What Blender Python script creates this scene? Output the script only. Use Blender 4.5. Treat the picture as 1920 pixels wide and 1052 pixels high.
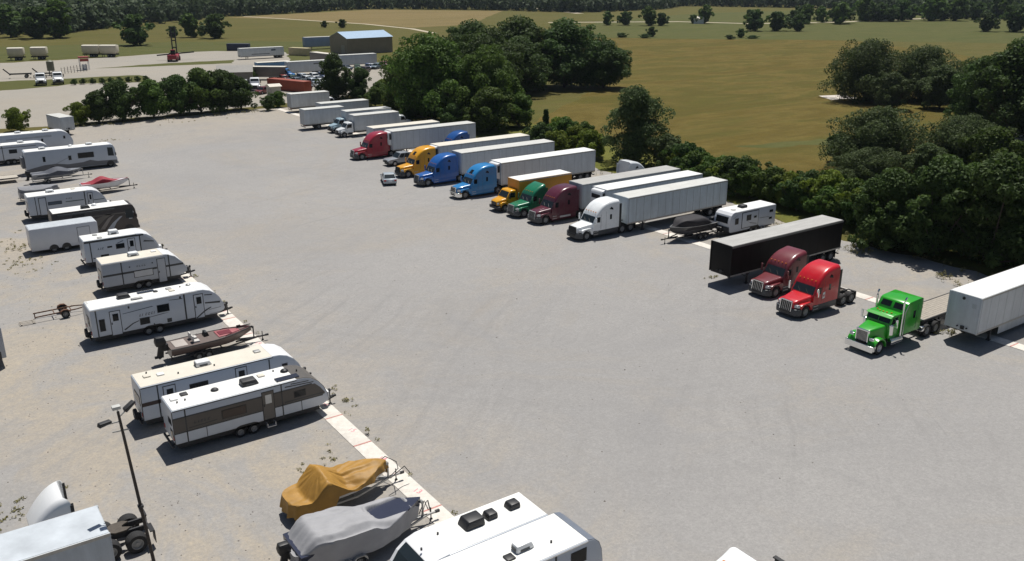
import bpy, bmesh, math, random
import numpy as np
from mathutils import Vector, Matrix, noise
R = math.radians
random.seed(7)
for o in list(bpy.data.objects): bpy.data.objects.remove(o)
SC = bpy.context.scene
COL = SC.collection

# ---------------------------------------------------------------- camera, sky, sun, exposure
cam = bpy.data.objects.new('camera', bpy.data.cameras.new('camera'))
COL.objects.link(cam)
cam.location = (0, 0, 27.5)
cam.rotation_euler = (R(90 - 18.99), 0, R(-34.716))
cam.data.sensor_width = 36; cam.data.lens = 36 * 1665 / 1920
cam.data.clip_start = .5; cam.data.clip_end = 6000
SC.camera = cam
TOSUN = Vector((.29, .27, 1)).normalized()
wd = bpy.data.worlds.new('World'); SC.world = wd; wd.use_nodes = True
nt = wd.node_tree; nt.nodes.clear()
sky = nt.nodes.new('ShaderNodeTexSky'); sky.sky_type = 'NISHITA'; sky.sun_disc = False
sky.sun_elevation = math.asin(TOSUN.z); sky.sun_rotation = math.atan2(TOSUN.x, TOSUN.y)
bg = nt.nodes.new('ShaderNodeBackground'); bg.inputs[1].default_value = .05
wo = nt.nodes.new('ShaderNodeOutputWorld')
nt.links.new(sky.outputs[0], bg.inputs[0]); nt.links.new(bg.outputs[0], wo.inputs[0])
sun = bpy.data.objects.new('sun', bpy.data.lights.new('sun', 'SUN')); COL.objects.link(sun)
sun.data.energy = 5.0; sun.data.angle = R(.53); sun.data.color = (1, .965, .9)
sun.rotation_euler = TOSUN.to_track_quat('Z', 'Y').to_euler(); sun.location = (0, 0, 80)
SC.view_settings.view_transform = 'Standard'; SC.view_settings.look = 'None'
SC.view_settings.exposure = .04; SC.view_settings.gamma = 1; SC.view_settings.use_curve_mapping = False

# ---------------------------------------------------------------- materials
MATS = {}
def lin(c):
    return tuple((x / 12.92 if x <= .04045 else ((x + .055) / 1.055) ** 2.4) for x in c)
def hx(s):
    return lin(tuple(int(s[i:i + 2], 16) / 255 for i in (0, 2, 4)))
def N(t, k, **kw):
    n = t.nodes.new(k)
    for a, b in kw.items(): setattr(n, a, b)
    return n
def base(name, rough=.5, metal=0, coat=0):
    m = bpy.data.materials.new(name); m.use_nodes = True
    t = m.node_tree; b = t.nodes['Principled BSDF']
    b.inputs['Roughness'].default_value = rough; b.inputs['Metallic'].default_value = metal
    b.inputs['Coat Weight'].default_value = coat
    return m, t, b
def mat(name, col, rough=.5, metal=0, var=.10, scale=1.5, coat=0, bump=0, bscale=20, stretch=None, dust=0):
    """plain colour with a little grime and unevenness"""
    if name in MATS: return MATS[name]
    m, t, b = base(name, rough, metal, coat)
    g = N(t, 'ShaderNodeTexCoord')
    n = N(t, 'ShaderNodeTexNoise'); n.inputs['Scale'].default_value = scale; n.inputs['Detail'].default_value = 6
    n.inputs['Roughness'].default_value = .65
    if stretch:
        mp = N(t, 'ShaderNodeMapping'); mp.inputs['Scale'].default_value = stretch
        t.links.new(g.outputs['Object'], mp.inputs['Vector']); t.links.new(mp.outputs[0], n.inputs['Vector'])
    else: t.links.new(g.outputs['Object'], n.inputs['Vector'])
    mx = N(t, 'ShaderNodeMix', data_type='RGBA')
    mr = N(t, 'ShaderNodeMapRange'); mr.inputs[1].default_value = .3; mr.inputs[2].default_value = .7
    t.links.new(n.outputs[0], mr.inputs[0]); t.links.new(mr.outputs[0], mx.inputs[0])
    mx.inputs[6].default_value = tuple(max(0, x * (1 - var)) for x in col) + (1,)
    mx.inputs[7].default_value = tuple(min(.95, x * (1 + var * .6)) for x in col) + (1,)
    out = mx.outputs[2]
    if dust:
        n3 = N(t, 'ShaderNodeTexNoise'); n3.inputs['Scale'].default_value = 2.2; n3.inputs['Detail'].default_value = 7; n3.inputs['Roughness'].default_value = .7
        t.links.new(g.outputs['Object'], n3.inputs['Vector'])
        r3 = N(t, 'ShaderNodeMapRange'); r3.inputs[1].default_value = .35; r3.inputs[2].default_value = .75; r3.inputs[4].default_value = dust
        t.links.new(n3.outputs[0], r3.inputs[0])
        m3 = N(t, 'ShaderNodeMix', data_type='RGBA'); t.links.new(r3.outputs[0], m3.inputs[0]); t.links.new(out, m3.inputs[6]); m3.inputs[7].default_value = (.27, .245, .215, 1)
        out = m3.outputs[2]
    t.links.new(out, b.inputs['Base Color'])
    if bump:
        n2 = N(t, 'ShaderNodeTexNoise'); n2.inputs['Scale'].default_value = bscale; n2.inputs['Detail'].default_value = 4
        bp = N(t, 'ShaderNodeBump'); bp.inputs['Strength'].default_value = bump; bp.inputs['Distance'].default_value = .05
        t.links.new(g.outputs['Object'], n2.inputs['Vector'])
        t.links.new(n2.outputs[0], bp.inputs['Height']); t.links.new(bp.outputs[0], b.inputs['Normal'])
    MATS[name] = m
    return m
def paint(h, rough=.28):
    return mat('paint_' + h, hx(h), rough, 0, .12, .9, coat=.3, dust=.10)
M_TYRE = mat('tyre_rubber', (.018, .018, .019), .85, 0, .3, 6)
M_BLACK = mat('black_plastic', (.012, .012, .014), .5, 0, .2, 3)
M_DARK = mat('dark_grey_frame', (.03, .03, .033), .6, 0, .3, 3)
M_SKIRT = mat('charcoal_skirt', (.045, .05, .058), .45, 0, .2, 1.5)
M_ALU = mat('aluminium', (.55, .56, .58), .35, .8, .15, 4)
M_CHROME = mat('chrome', (.78, .79, .8), .12, 1, .05, 4)
M_RIMW = mat('pale_wheel_rim', (.26, .26, .26), .45, .1, .2, 6)
M_STEEL = mat('galvanised_steel', (.38, .38, .37), .5, .5, .2, 4)
M_WHITE = mat('white_paint', (.74, .75, .76), .35, 0, .06, .8)
M_WHITE2 = mat('white_trailer_side', (.52, .56, .60), .42, 0, .13, 1.0, stretch=(2.2, 2.2, .25), dust=.18)
M_GREYW = mat('grey_white_trailer_side', (.44, .48, .52), .45, 0, .16, 1.0, stretch=(2.2, 2.2, .25), dust=.22)
M_ROOFW = mat('white_roof_membrane', (.76, .76, .74), .6, 0, .08, 1.0, dust=.14)
M_ROOFC = mat('cream_roof_membrane', (.62, .58, .50), .7, 0, .08, 1.0)
M_ROOFT = mat('trailer_roof_sheet', (.60, .60, .57), .5, 0, .14, 1.0, stretch=(.35, 2.5, 1), dust=.25)
M_ROOFG = mat('weathered_trailer_roof', (.40, .395, .38), .6, 0, .2, 1.0, stretch=(.35, 2.5, 1), dust=.25)
M_GLASS = mat('tinted_glass', (.012, .015, .018), .06, 0, .05, 2)
M_GLASS2 = mat('windscreen_glass', (.02, .028, .034), .05, 0, .05, 2)
for _g in (M_GLASS, M_GLASS2): _g.node_tree.nodes['Principled BSDF'].inputs['Specular IOR Level'].default_value = .22
M_LAMP = mat('headlamp_lens', (.55, .57, .6), .12, .3, .1, 6)
M_RED = mat('red_lamp', (.35, .02, .015), .3, 0, .1, 6)
M_ORANGE = mat('amber_lamp', (.6, .2, .02), .3, 0, .1, 6)
M_GREYGFX = mat('grey_vinyl', (.13, .135, .15), .4, 0, .1, 2)
M_DKGFX = mat('dark_vinyl', (.025, .03, .036), .4, 0, .1, 2)
M_BROWNGFX = mat('brown_vinyl', (.105, .095, .085), .4, 0, .1, 2)
M_BLUEGFX = mat('slate_blue_vinyl', (.06, .085, .12), .4, 0, .1, 2)
M_RUST = mat('rusty_steel', (.12, .055, .03), .8, .1, .35, 5)
M_WOOD = mat('weathered_planks', (.33, .295, .25), .8, 0, .25, 3, stretch=(.5, 3, 1))
M_LINE = mat('dark_seam', (.06, .065, .07), .6, 0, .1, 3)

# ---------------------------------------------------------------- mesh helpers
class MB:
    def __init__(s): s.v = []; s.f = []
    def add(s, vs, fs):
        o = len(s.v); s.v += [tuple(p) for p in vs]; s.f += [tuple(i + o for i in f) for f in fs]; return s
    def box(s, x0, x1, y0, y1, z0, z1):
        return s.add([(x0, y0, z0), (x1, y0, z0), (x1, y1, z0), (x0, y1, z0), (x0, y0, z1), (x1, y0, z1), (x1, y1, z1), (x0, y1, z1)],
                     [(3, 2, 1, 0), (4, 5, 6, 7), (0, 1, 5, 4), (1, 2, 6, 5), (2, 3, 7, 6), (3, 0, 4, 7)])
    def cbox(s, c, d):
        return s.box(c[0] - d[0] / 2, c[0] + d[0] / 2, c[1] - d[1] / 2, c[1] + d[1] / 2, c[2] - d[2] / 2, c[2] + d[2] / 2)
    def _pr(s, a, b):
        n = len(a); fs = [tuple(range(n - 1, -1, -1)), tuple(range(n, 2 * n))]
        fs += [(i, (i + 1) % n, n + (i + 1) % n, n + i) for i in range(n)]
        return s.add(list(a) + list(b), fs)
    def prism(s, pts, y0, y1):
        return s._pr([(x, y0, z) for x, z in pts], [(x, y1, z) for x, z in pts])
    def prismx(s, pts, x0, x1):
        return s._pr([(x0, y, z) for y, z in pts], [(x1, y, z) for y, z in pts])
    def prismz(s, pts, z0, z1):
        return s._pr([(x, y, z0) for x, y in pts], [(x, y, z1) for x, y in pts])
    def loft(s, rings, cap=True, closed=True):
        n = len(rings[0]); vs = [p for r in rings for p in r]; fs = []
        for k in range(len(rings) - 1):
            for i in range(n if closed else n - 1):
                j = (i + 1) % n
                fs.append((k * n + i, k * n + j, (k + 1) * n + j, (k + 1) * n + i))
        if cap: fs += [tuple(range(n - 1, -1, -1)), tuple(range((len(rings) - 1) * n, len(rings) * n))]
        return s.add(vs, fs)
    def cyl(s, c, axis, r, l, n=12, r2=None):
        r2 = r if r2 is None else r2; a = []; b = []
        for i in range(n):
            t = 2 * math.pi * i / n; u, w = math.cos(t), math.sin(t)
            if axis == 'z': a.append((c[0] + r * u, c[1] + r * w, c[2] - l / 2)); b.append((c[0] + r2 * u, c[1] + r2 * w, c[2] + l / 2))
            elif axis == 'y': a.append((c[0] + r * u, c[1] - l / 2, c[2] + r * w)); b.append((c[0] + r2 * u, c[1] + l / 2, c[2] + r2 * w))
            else: a.append((c[0] - l / 2, c[1] + r * u, c[2] + r * w)); b.append((c[0] + l / 2, c[1] + r2 * u, c[2] + r2 * w))
        return s.loft([a, b])
    def tube(s, pts, r, n=6, r2=None):
        pts = [Vector(p) for p in pts]; rings = []
        for i, p in enumerate(pts):
            d = (pts[min(i + 1, len(pts) - 1)] - pts[max(i - 1, 0)]).normalized()
            u = d.cross(Vector((0, 0, 1)) if abs(d.z) < .9 else Vector((1, 0, 0))).normalized(); w = d.cross(u)
            rr = r if r2 is None else r + (r2 - r) * i / (len(pts) - 1)
            rings.append([p + (u * math.cos(2 * math.pi * k / n) + w * math.sin(2 * math.pi * k / n)) * rr for k in range(n)])
        return s.loft(rings)
    def dome(s, c, rx, ry, rz, n=10, m=4):
        rings = []
        for k in range(m + 1):
            a = k / m * math.pi / 2 * .96
            rings.append([(c[0] + rx * math.cos(a) * math.cos(2 * math.pi * i / n), c[1] + ry * math.cos(a) * math.sin(2 * math.pi * i / n), c[2] + rz * math.sin(a)) for i in range(n)])
        return s.loft(rings)
    def beam(s, a, b, w, h):
        a = Vector(a); b = Vector(b); d = (b - a).normalized()
        u = d.cross(Vector((0, 0, 1)))
        u = u.normalized() if u.length > .01 else Vector((0, 1, 0))
        q = u.cross(d)
        u = u * w / 2; q = q * h / 2
        return s.loft([[a - u - q, a + u - q, a + u + q, a - u + q], [b - u - q, b + u - q, b + u + q, b - u + q]])

def mesh(name, mb, m, bev=0, smooth=None, seg=2):
    me = bpy.data.meshes.new(name); me.from_pydata(mb.v, [], mb.f)
    bm = bmesh.new(); bm.from_mesh(me)
    bmesh.ops.recalc_face_normals(bm, faces=bm.faces)
    if bev:
        es = [e for e in bm.edges if len(e.link_faces) == 2 and e.calc_face_angle(0) > .5]
        bmesh.ops.bevel(bm, geom=es, offset=bev, segments=seg, affect='EDGES', clamp_overlap=True, profile=.5)
    bm.to_mesh(me); bm.free()
    if m: me.materials.append(m)
    if bev or smooth:
        me.shade_smooth(); me.set_sharp_from_angle(angle=R(smooth or 35))
    return me
def link(name, me, parent=None, loc=None, rotz=0):
    o = bpy.data.objects.new(name, me); COL.objects.link(o)
    if parent: o.parent = parent
    if loc: o.location = loc
    if rotz: o.rotation_euler = (0, 0, rotz)
    return o
def P(name, mb, m, parent=None, bev=0, smooth=None, seg=2):
    return link(name, mesh(name, mb, m, bev, smooth, seg), parent)
def tag(o, label, cat, group=None, kind=None):
    if label: o['label'] = label
    if cat: o['category'] = cat
    if group: o['group'] = group
    if kind: o['kind'] = kind
    return o
def thing(name, label, cat, loc=(0, 0, 0), rotz=0, group=None):
    o = bpy.data.objects.new(name, None); COL.objects.link(o); o.empty_display_size = .5
    o.location = loc; o.rotation_euler = (0, 0, rotz)
    return tag(o, label, cat, group)
def dup(root, loc, rotz=None, label=None, scale=None, group=None, recolor=None):
    def rec(o, par):
        c = o.copy(); COL.objects.link(c); c.parent = par
        if recolor and o.type == 'MESH':
            for i, sl in enumerate(c.material_slots):
                if sl.material in recolor:
                    nm = recolor[sl.material]; sl.link = 'OBJECT'; sl.material = nm
        for ch in list(o.children): rec(ch, c)
        return c
    r = rec(root, None); r.location = loc
    if rotz is not None: r.rotation_euler = (0, 0, rotz)
    if scale: r.scale = scale if hasattr(scale, '__len__') else (scale,) * 3
    if label: r['label'] = label
    if group: r['group'] = group
    return r
# ---------------------------------------------------------------- ground materials
def ramp(t, src, stops):
    r = N(t, 'ShaderNodeValToRGB'); e = r.color_ramp.elements
    while len(e) < len(stops): e.new(.5)
    for k, (p, c) in enumerate(stops): e[k].position = p; e[k].color = tuple(c) + (1,)
    t.links.new(src, r.inputs[0]); return r.outputs[0]
def nz(t, vec, scale, detail=5, rough=.6, dist=0):
    n = N(t, 'ShaderNodeTexNoise'); n.inputs['Scale'].default_value = scale; n.inputs['Detail'].default_value = detail
    n.inputs['Roughness'].default_value = rough; n.inputs['Distortion'].default_value = dist
    t.links.new(vec, n.inputs['Vector']); return n.outputs[0]
def mixc(t, fac, a, b, mode='MIX'):
    m = N(t, 'ShaderNodeMix', data_type='RGBA', blend_type=mode)
    for s, v in ((0, fac), (6, a), (7, b)):
        if hasattr(v, 'is_linked') or hasattr(v, 'links'): t.links.new(v, m.inputs[s])
        else: m.inputs[s].default_value = v if s == 0 else tuple(v) + (1,)
    return m.outputs[2]
def rng(t, src, a, b, c=0, d=1):
    m = N(t, 'ShaderNodeMapRange'); t.links.new(src, m.inputs[0])
    for i, v in enumerate((a, b, c, d)): m.inputs[i + 1].default_value = v
    return m.outputs[0]
def mapped(t, scale=(1, 1, 1), rot=0):
    g = N(t, 'ShaderNodeNewGeometry'); m = N(t, 'ShaderNodeMapping')
    m.inputs['Scale'].default_value = scale; m.inputs['Rotation'].default_value = (0, 0, rot)
    t.links.new(g.outputs['Position'], m.inputs['Vector']); return m.outputs[0]
def math_(t, op, a, b):
    m = N(t, 'ShaderNodeMath', operation=op)
    for i, v in enumerate((a, b)):
        if hasattr(v, 'links'): t.links.new(v, m.inputs[i])
        else: m.inputs[i].default_value = v
    return m.outputs[0]

def grass_mat(name, a, b, c, stretch=.25, sc=.05, rot=R(34.7)):
    m, t, bs = base(name, .95); bs.inputs['Specular IOR Level'].default_value = .1
    p = mapped(t); s = mapped(t, (stretch, 1, 1), rot)
    n1 = nz(t, s, sc, 8, .68, 1.2); n2 = nz(t, p, .6, 6, .7); n3 = nz(t, p, 4.5, 4, .7); n4 = nz(t, s, sc * 5, 5, .65, .4)
    col = ramp(t, n1, [(.32, a), (.44, b), (.53, c), (.60, a), (.70, b)])
    col = mixc(t, rng(t, n4, .38, .66, 0, .55), col, tuple(x * .62 for x in a))
    col = mixc(t, rng(t, n2, .35, .65, 0, .45), col, tuple(x * .7 for x in b))
    col = mixc(t, rng(t, n3, .35, .7, 0, .5), col, tuple(x * 1.35 for x in c))
    t.links.new(col, bs.inputs['Base Color'])
    bp = N(t, 'ShaderNodeBump'); bp.inputs['Strength'].default_value = .5; bp.inputs['Distance'].default_value = .25
    t.links.new(n3, bp.inputs['Height']); t.links.new(bp.outputs[0], bs.inputs['Normal'])
    return m
def gravel_mat(name, g1, g2, tan, tanbias=None):
    m, t, bs = base(name, .95); bs.inputs['Specular IOR Level'].default_value = .15
    p = mapped(t)
    big = nz(t, p, .03, 6, .6, .5); med = nz(t, p, .5, 6, .65); fine = nz(t, p, 5.5, 5, .75); spk = nz(t, p, 16, 3, .8)
    col = mixc(t, rng(t, big, .38, .62), g1, g2)
    tf = math_(t, 'MULTIPLY', rng(t, nz(t, p, .07, 7, .7, .8), .54, .72), .35)
    if tanbias:
        sx = N(t, 'ShaderNodeSeparateXYZ'); t.links.new(p, sx.inputs[0])
        edge = math_(t, 'ADD', sx.outputs[0], rng(t, nz(t, p, .10, 5, .6), 0, 1, -8, 8))
        lf = rng(t, edge, tanbias[0], tanbias[1], 0, 1)
        lf = math_(t, 'MULTIPLY', lf, rng(t, nz(t, p, .11, 6, .72, .9), .42, .57, .08, 1))
        far = rng(t, math_(t, 'ADD', sx.outputs[1], rng(t, nz(t, p, .08, 4, .6), 0, 1, -25, 25)), 150, 182, 0, .8)
        rt = math_(t, 'MULTIPLY', rng(t, sx.outputs[0], 60, 68, 0, .8), rng(t, nz(t, p, .16, 6, .7, .7), .45, .6))
        tf = math_(t, 'MAXIMUM', math_(t, 'MAXIMUM', tf, rt), math_(t, 'MAXIMUM', lf, far))
    col = mixc(t, tf, col, tan)
    # wheel tracks: arcs swept round a few turning points, broken up by noise
    for cx_, cy_, fr, amt, k in ((-30, 20, .8, .28, .74), (150, -40, .7, .34, 1.18), (-60, 190, .6, .24, .78), (40, -130, .9, .34, 1.15), (110, 150, .7, .26, .76), (95, -25, .9, .42, .74)):
        dv = N(t, 'ShaderNodeVectorMath', operation='DISTANCE'); t.links.new(p, dv.inputs[0]); dv.inputs[1].default_value = (cx_, cy_, 0)
        rr = math_(t, 'ADD', dv.outputs['Value'], rng(t, nz(t, p, .05, 2, .5), 0, 1, -3, 3))
        cv = N(t, 'ShaderNodeCombineXYZ'); t.links.new(rr, cv.inputs[0])
        st = nz(t, cv.outputs[0], fr, 4, .7); mk = rng(t, nz(t, p, .05, 4, .6, .5), .46, .60)
        col = mixc(t, math_(t, 'MULTIPLY', rng(t, st, .50, .62, 0, amt), mk), col, tuple(min(1, x * k) for x in g1))
    col = mixc(t, rng(t, nz(t, p, .035, 8, .72, 1.5), .50, .66, 0, .42), col, tuple(x * .86 for x in tan))
    col = mixc(t, rng(t, nz(t, mapped(t, (1, 1, 1), 1.0), .06, 8, .75, 1.0), .52, .70, 0, .38), col, (g1[0] * .74, g1[1] * .76, g1[2] * .80))
    col = mixc(t, rng(t, med, .40, .70, 0, .26), col, tuple(x * .80 for x in g1))
    st = nz(t, p, .22, 8, .8, 1.2)
    col = mixc(t, rng(t, st, .66, .78, 0, .35), col, tuple(x * .60 for x in tan))
    coarse = nz(t, p, 2.2, 5, .8)
    col = mixc(t, rng(t, coarse, .42, .66, 0, .42), col, tuple(x * .70 for x in g1))
    col = mixc(t, rng(t, fine, .36, .66, 0, .52), col, tuple(x * .66 for x in g1))
    col = mixc(t, rng(t, spk, .56, .74, 0, .55), col, tuple(min(1, x * 1.45) for x in g2))
    oil = nz(t, p, .33, 3, .5, .3); col = mixc(t, rng(t, oil, .755, .80, 0, .45), col, tuple(x * .35 for x in g1))
    t.links.new(col, bs.inputs['Base Color'])
    bp = N(t, 'ShaderNodeBump'); bp.inputs['Strength'].default_value = .35; bp.inputs['Distance'].default_value = .05
    t.links.new(fine, bp.inputs['Height']); t.links.new(bp.outputs[0], bs.inputs['Normal'])
    return m
def sheet(name, poly, z, m, jit=.6, step=3., kind='structure'):
    pts = []
    for i in range(len(poly)):
        a = Vector(poly[i]); b = Vector(poly[(i + 1) % len(poly)]); L = (b - a).length; k = max(1, int(L / step))
        for j in range(k):
            q = a.lerp(b, j / k); d = (b - a).normalized(); w = jit * noise.noise(Vector((q.x * .21, q.y * .21, 3.1))) * 2
            pts.append((q.x - d.y * w, q.y + d.x * w, z))
    mb = MB(); mb.add(pts, [tuple(range(len(pts)))])
    me = bpy.data.meshes.new(name); me.from_pydata(mb.v, [], mb.f); me.materials.append(m)
    if me.polygons[0].normal.z < 0: me.flip_normals()
    o = link(name, me); o['kind'] = kind
    return o
G_BASE = grass_mat('dry_pasture', (.088, .080, .022), (.080, .084, .021), (.115, .098, .032))
G_BROWN = grass_mat('brown_hay_field', (.094, .068, .014), (.062, .065, .012), (.138, .104, .029), .42, .045)
G_GREEN = grass_mat('green_meadow', (.062, .078, .022), (.080, .088, .026), (.098, .096, .034))
G_WHEAT = grass_mat('pale_stubble', (.175, .130, .058), (.14, .112, .044), (.20, .152, .068), .1)
G_LOT = gravel_mat('lot_gravel', (.308, .299, .292), (.345, .333, .321), (.415, .358, .28), (31, 18))
G_YARD = gravel_mat('yard_gravel', (.33, .308, .272), (.365, .332, .284), (.42, .358, .27))
G_PALE = mat('pale_dirt', (.42, .36, .27), .95, 0, .15, .3, bump=.3, bscale=2)
G_LUSH = grass_mat('lush_margin_grass', (.085, .098, .020), (.105, .118, .024), (.14, .135, .034), .6, .12)
gm = MB(); gm.add([(-2500, -2500, -.012), (3000, -2500, -.012), (3000, 3000, -.012), (-2500, 3000, -.012)], [(0, 1, 2, 3)])
P('ground', gm, G_BASE)['kind'] = 'structure'
sheet('hay_field', [(84, 128), (148, 176), (272, 330), (356, 250), (310, 150), (240, 60), (200, -60), (90, -60), (88, 60)], -.007, G_BROWN, 1.5, 6)
sheet('field_margin', [(84.5, 40), (85, 132), (96, 150), (104, 150), (101, 120), (103, 95), (106, 75), (110, 60), (118, 40)], -.0045, G_LUSH, 2.5, 3)
sheet('meadow', [(272, 330), (353, 428), (513, 499), (664, 487), (720, 332), (433, 150), (356, 250)], -.006, G_GREEN, 4, 12)
sheet('wheat_field', [(198, 630), (348, 706), (420, 619), (290, 462), (246, 448), (226, 582)], -.006, G_WHEAT, 2, 10)
sheet('verge', [(38, 425), (129, 402), (165, 372), (142, 322), (91, 353), (32, 346)], -.005, G_GREEN, 2, 6)
sheet('gravel_lot', [(-60, -40), (84.5, -40), (84.5, 30), (83, 60), (86, 75), (85, 110), (82, 150), (82, 186), (64.5, 191.5), (27, 187.5), (8, 188), (-60, 190)], 0, G_LOT, .8, 2)
sheet('yard', [(-40, 194), (28, 192), (66, 195), (84, 198), (106, 205), (134, 262), (138, 300), (128, 318), (126, 336), (106, 352), (92, 353), (66, 345), (32, 343), (-40, 342)], -.003, G_YARD, 1.2, 4)
sheet('grass_island', [(-30, 292), (33, 281), (61, 278), (61, 259), (40, 264), (30, 260), (-30, 256)], .002, G_GREEN, 1, 3)
sheet('grass_strip', [(54, 306), (95, 299), (100, 311), (75, 311)], .002, G_GREEN, .6, 3)
sheet('lawn', [(117, 306), (128, 336), (137, 318), (139, 301), (119, 284), (112, 290)], .002, G_GREEN, .8, 3)
def strip(name, pts, w, z, m):
    L = []; Rr = []
    for i, p in enumerate(pts):
        a = Vector(pts[max(0, i - 1)]); b = Vector(pts[min(len(pts) - 1, i + 1)]); d = (b - a).normalized()
        L.append((p[0] - d.y * w / 2, p[1] + d.x * w / 2)); Rr.append((p[0] + d.y * w / 2, p[1] - d.x * w / 2))
    return sheet(name, L + Rr[::-1], z, m, .2, 8)
strip('dirt_track', [(215, 640), (226, 582), (240, 500), (239, 440), (230, 400)], 3.2, .003, G_PALE)
strip('road', [(340, 452), (413, 414), (431, 372), (486, 354), (580, 350), (680, 330)], 6, .003, G_PALE)
strip('lane', [(440, 545), (470, 640), (520, 760)], 7, .004, G_PALE)
sheet('sand_patch', [(180, 129), (184, 136), (190, 134), (188, 128)], .004, mat('pale_sand', (.55, .5, .45), .9, 0, .1, .5), .6, 2)
sheet('sand_patch', [(162, 76), (163, 84), (176, 84), (176, 76)], .004, MATS['pale_sand'], .6, 2)
sheet('green_patch', [(116, 102), (134, 98), (137, 93), (120, 97)], .003, G_GREEN, 1.5, 2)

# concrete kerb strips made of single slabs, with painted bay lines and bay numbers
M_CONC = mat('pale_concrete', (.70, .66, .60), .9, 0, .16, 1.3, dust=.35, bump=.15, bscale=12)
M_PINK = mat('pink_marking_paint', (.72, .25, .30), .8, 0, .2, 8)
M_BAYRED = mat('faded_red_paint', (.48, .22, .19), .8, 0, .25, 8)
slab = mesh('slab', MB().box(-.6, .6, .012, 4.285, -.15, .035), M_CONC, .012)
seam = mesh('bay_line', MB().box(-.6, .6, -.07, .05, .012, .0395), M_BAYRED)
def numeral(txt, h=.55):
    c = bpy.data.curves.new('num', 'FONT'); c.body = txt; c.size = h; c.align_x = 'CENTER'; c.extrude = .001
    o = bpy.data.objects.new('num', c); me = bpy.data.meshes.new_from_object(o); bpy.data.objects.remove(o)
    me.materials.clear(); me.materials.append(M_PINK); return me
def kerb(name, X, y0, n, num0, label):
    t = thing(name, label, 'kerb', (X, y0, 0)); t['kind'] = 'structure'; del t['category']
    for k in range(n):
        link('slab', slab, t, (random.uniform(-.02, .02), k * 4.3, random.uniform(-.006, .006)), random.uniform(-.004, .004))
        link('bay_line', seam, t, (0, k * 4.3, .004))
        if num0 is not None and -1 < num0 + k < 40 and k < 14:
            link('bay_number', numeral(str(num0 + k)), t, (.05, k * 4.3 + 1.9, .0375), R(-65 + random.uniform(-6, 6)))
kerb('kerb_strip', 20.15, 36.75 - 4.3 * 5, 20, 8, 'pale concrete slab strip with pink bay numbers along the campers')
kerb('kerb_strip', 69.05, 30.4 - 4.3 * 5, 42, None, 'pale concrete slab strip under the row of semi trailers')

# ---------------------------------------------------------------- trees
def leaf_mat(name, a, b, tr=.25):
    m, t, bs = base(name, .7); bs.inputs['Specular IOR Level'].default_value = .25
    g = N(t, 'ShaderNodeNewGeometry'); oi = N(t, 'ShaderNodeObjectInfo')
    p = mapped(t)
    col = mixc(t, g.outputs['Random Per Island'], a, b)
    col = mixc(t, rng(t, nz(t, p, .45, 3), .4, .65, 0, .6), col, tuple(x * .75 for x in a))
    hs = N(t, 'ShaderNodeHueSaturation'); t.links.new(col, hs.inputs['Color'])
    t.links.new(rng(t, oi.outputs['Random'], 0, 1, .8, 1.2), hs.inputs['Value'])
    t.links.new(rng(t, oi.outputs['Random'], 0, 1, .488, .512), hs.inputs['Hue'])
    t.links.new(hs.outputs[0], bs.inputs['Base Color'])
    tl = N(t, 'ShaderNodeBsdfTranslucent'); t.links.new(hs.outputs[0], tl.inputs[0])
    ms = N(t, 'ShaderNodeMixShader'); ms.inputs[0].default_value = tr
    t.links.new(bs.outputs[0], ms.inputs[1]); t.links.new(tl.outputs[0], ms.inputs[2])
    t.links.new(ms.outputs[0], t.nodes['Material Output'].inputs[0])
    return m
L_DEEP = leaf_mat('deep_green_leaves', (.044, .082, .018), (.088, .138, .033), .38)
L_MID = leaf_mat('mid_green_leaves', (.058, .108, .017), (.118, .182, .032), .35)
L_YEL = leaf_mat('yellow_green_leaves', (.115, .165, .018), (.20, .245, .034), .4)
L_GREY = leaf_mat('grey_green_leaves', (.060, .092, .030), (.118, .156, .056), .38)
L_FAR = leaf_mat('far_wood_leaves', (.058, .096, .046), (.105, .148, .066), .3)
M_BARK = mat('bark', (.075, .058, .042), .95, 0, .3, 4)
RNG = np.random.default_rng(5)
def leaves(name, blobs, n, size, m, up=.25, shell=(.62, 1.04), mode='round'):
    B = np.array([b[0] for b in blobs]); S = np.array([b[1] for b in blobs])
    w = (S[:, 0] * S[:, 1] + S[:, 0] * S[:, 2]) ** 1.0; w = w / w.sum()
    idx = RNG.choice(len(B), n, p=w)
    d = RNG.normal(size=(n, 3)); d[:, 2] += up; d /= np.linalg.norm(d, axis=1)[:, None]
    r = RNG.uniform(shell[0] ** 3, shell[1] ** 3, n) ** (1 / 3)
    c = B[idx] + d * S[idx] * r[:, None]
    nrm = d + RNG.normal(size=(n, 3)) * .75; nrm[:, 2] += .35; nrm /= np.linalg.norm(nrm, axis=1)[:, None]
    a = np.cross(nrm, RNG.normal(size=(n, 3))); a /= np.linalg.norm(a, axis=1)[:, None]; b = np.cross(nrm, a)
    s = size * RNG.uniform(.55, 1.3, n)[:, None]
    k = RNG.uniform(.45, .8, n)[:, None]
    # a pointed leaf spray: kite of four corners, folded a little
    v = np.stack([c - a * s, c + b * s * k + nrm * s * .12, c + a * s * 1.15, c - b * s * k + nrm * s * .12], 1).reshape(-1, 3)
    me = bpy.data.meshes.new(name); me.vertices.add(4 * n); me.vertices.foreach_set('co', v.astype(np.float32).ravel())
    me.loops.add(4 * n); me.loops.foreach_set('vertex_index', np.arange(4 * n, dtype=np.int32))
    me.polygons.add(n); me.polygons.foreach_set('loop_start', np.arange(0, 4 * n, 4, dtype=np.int32))
    me.update(calc_edges=True); me.materials.append(m)
    return me
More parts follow.
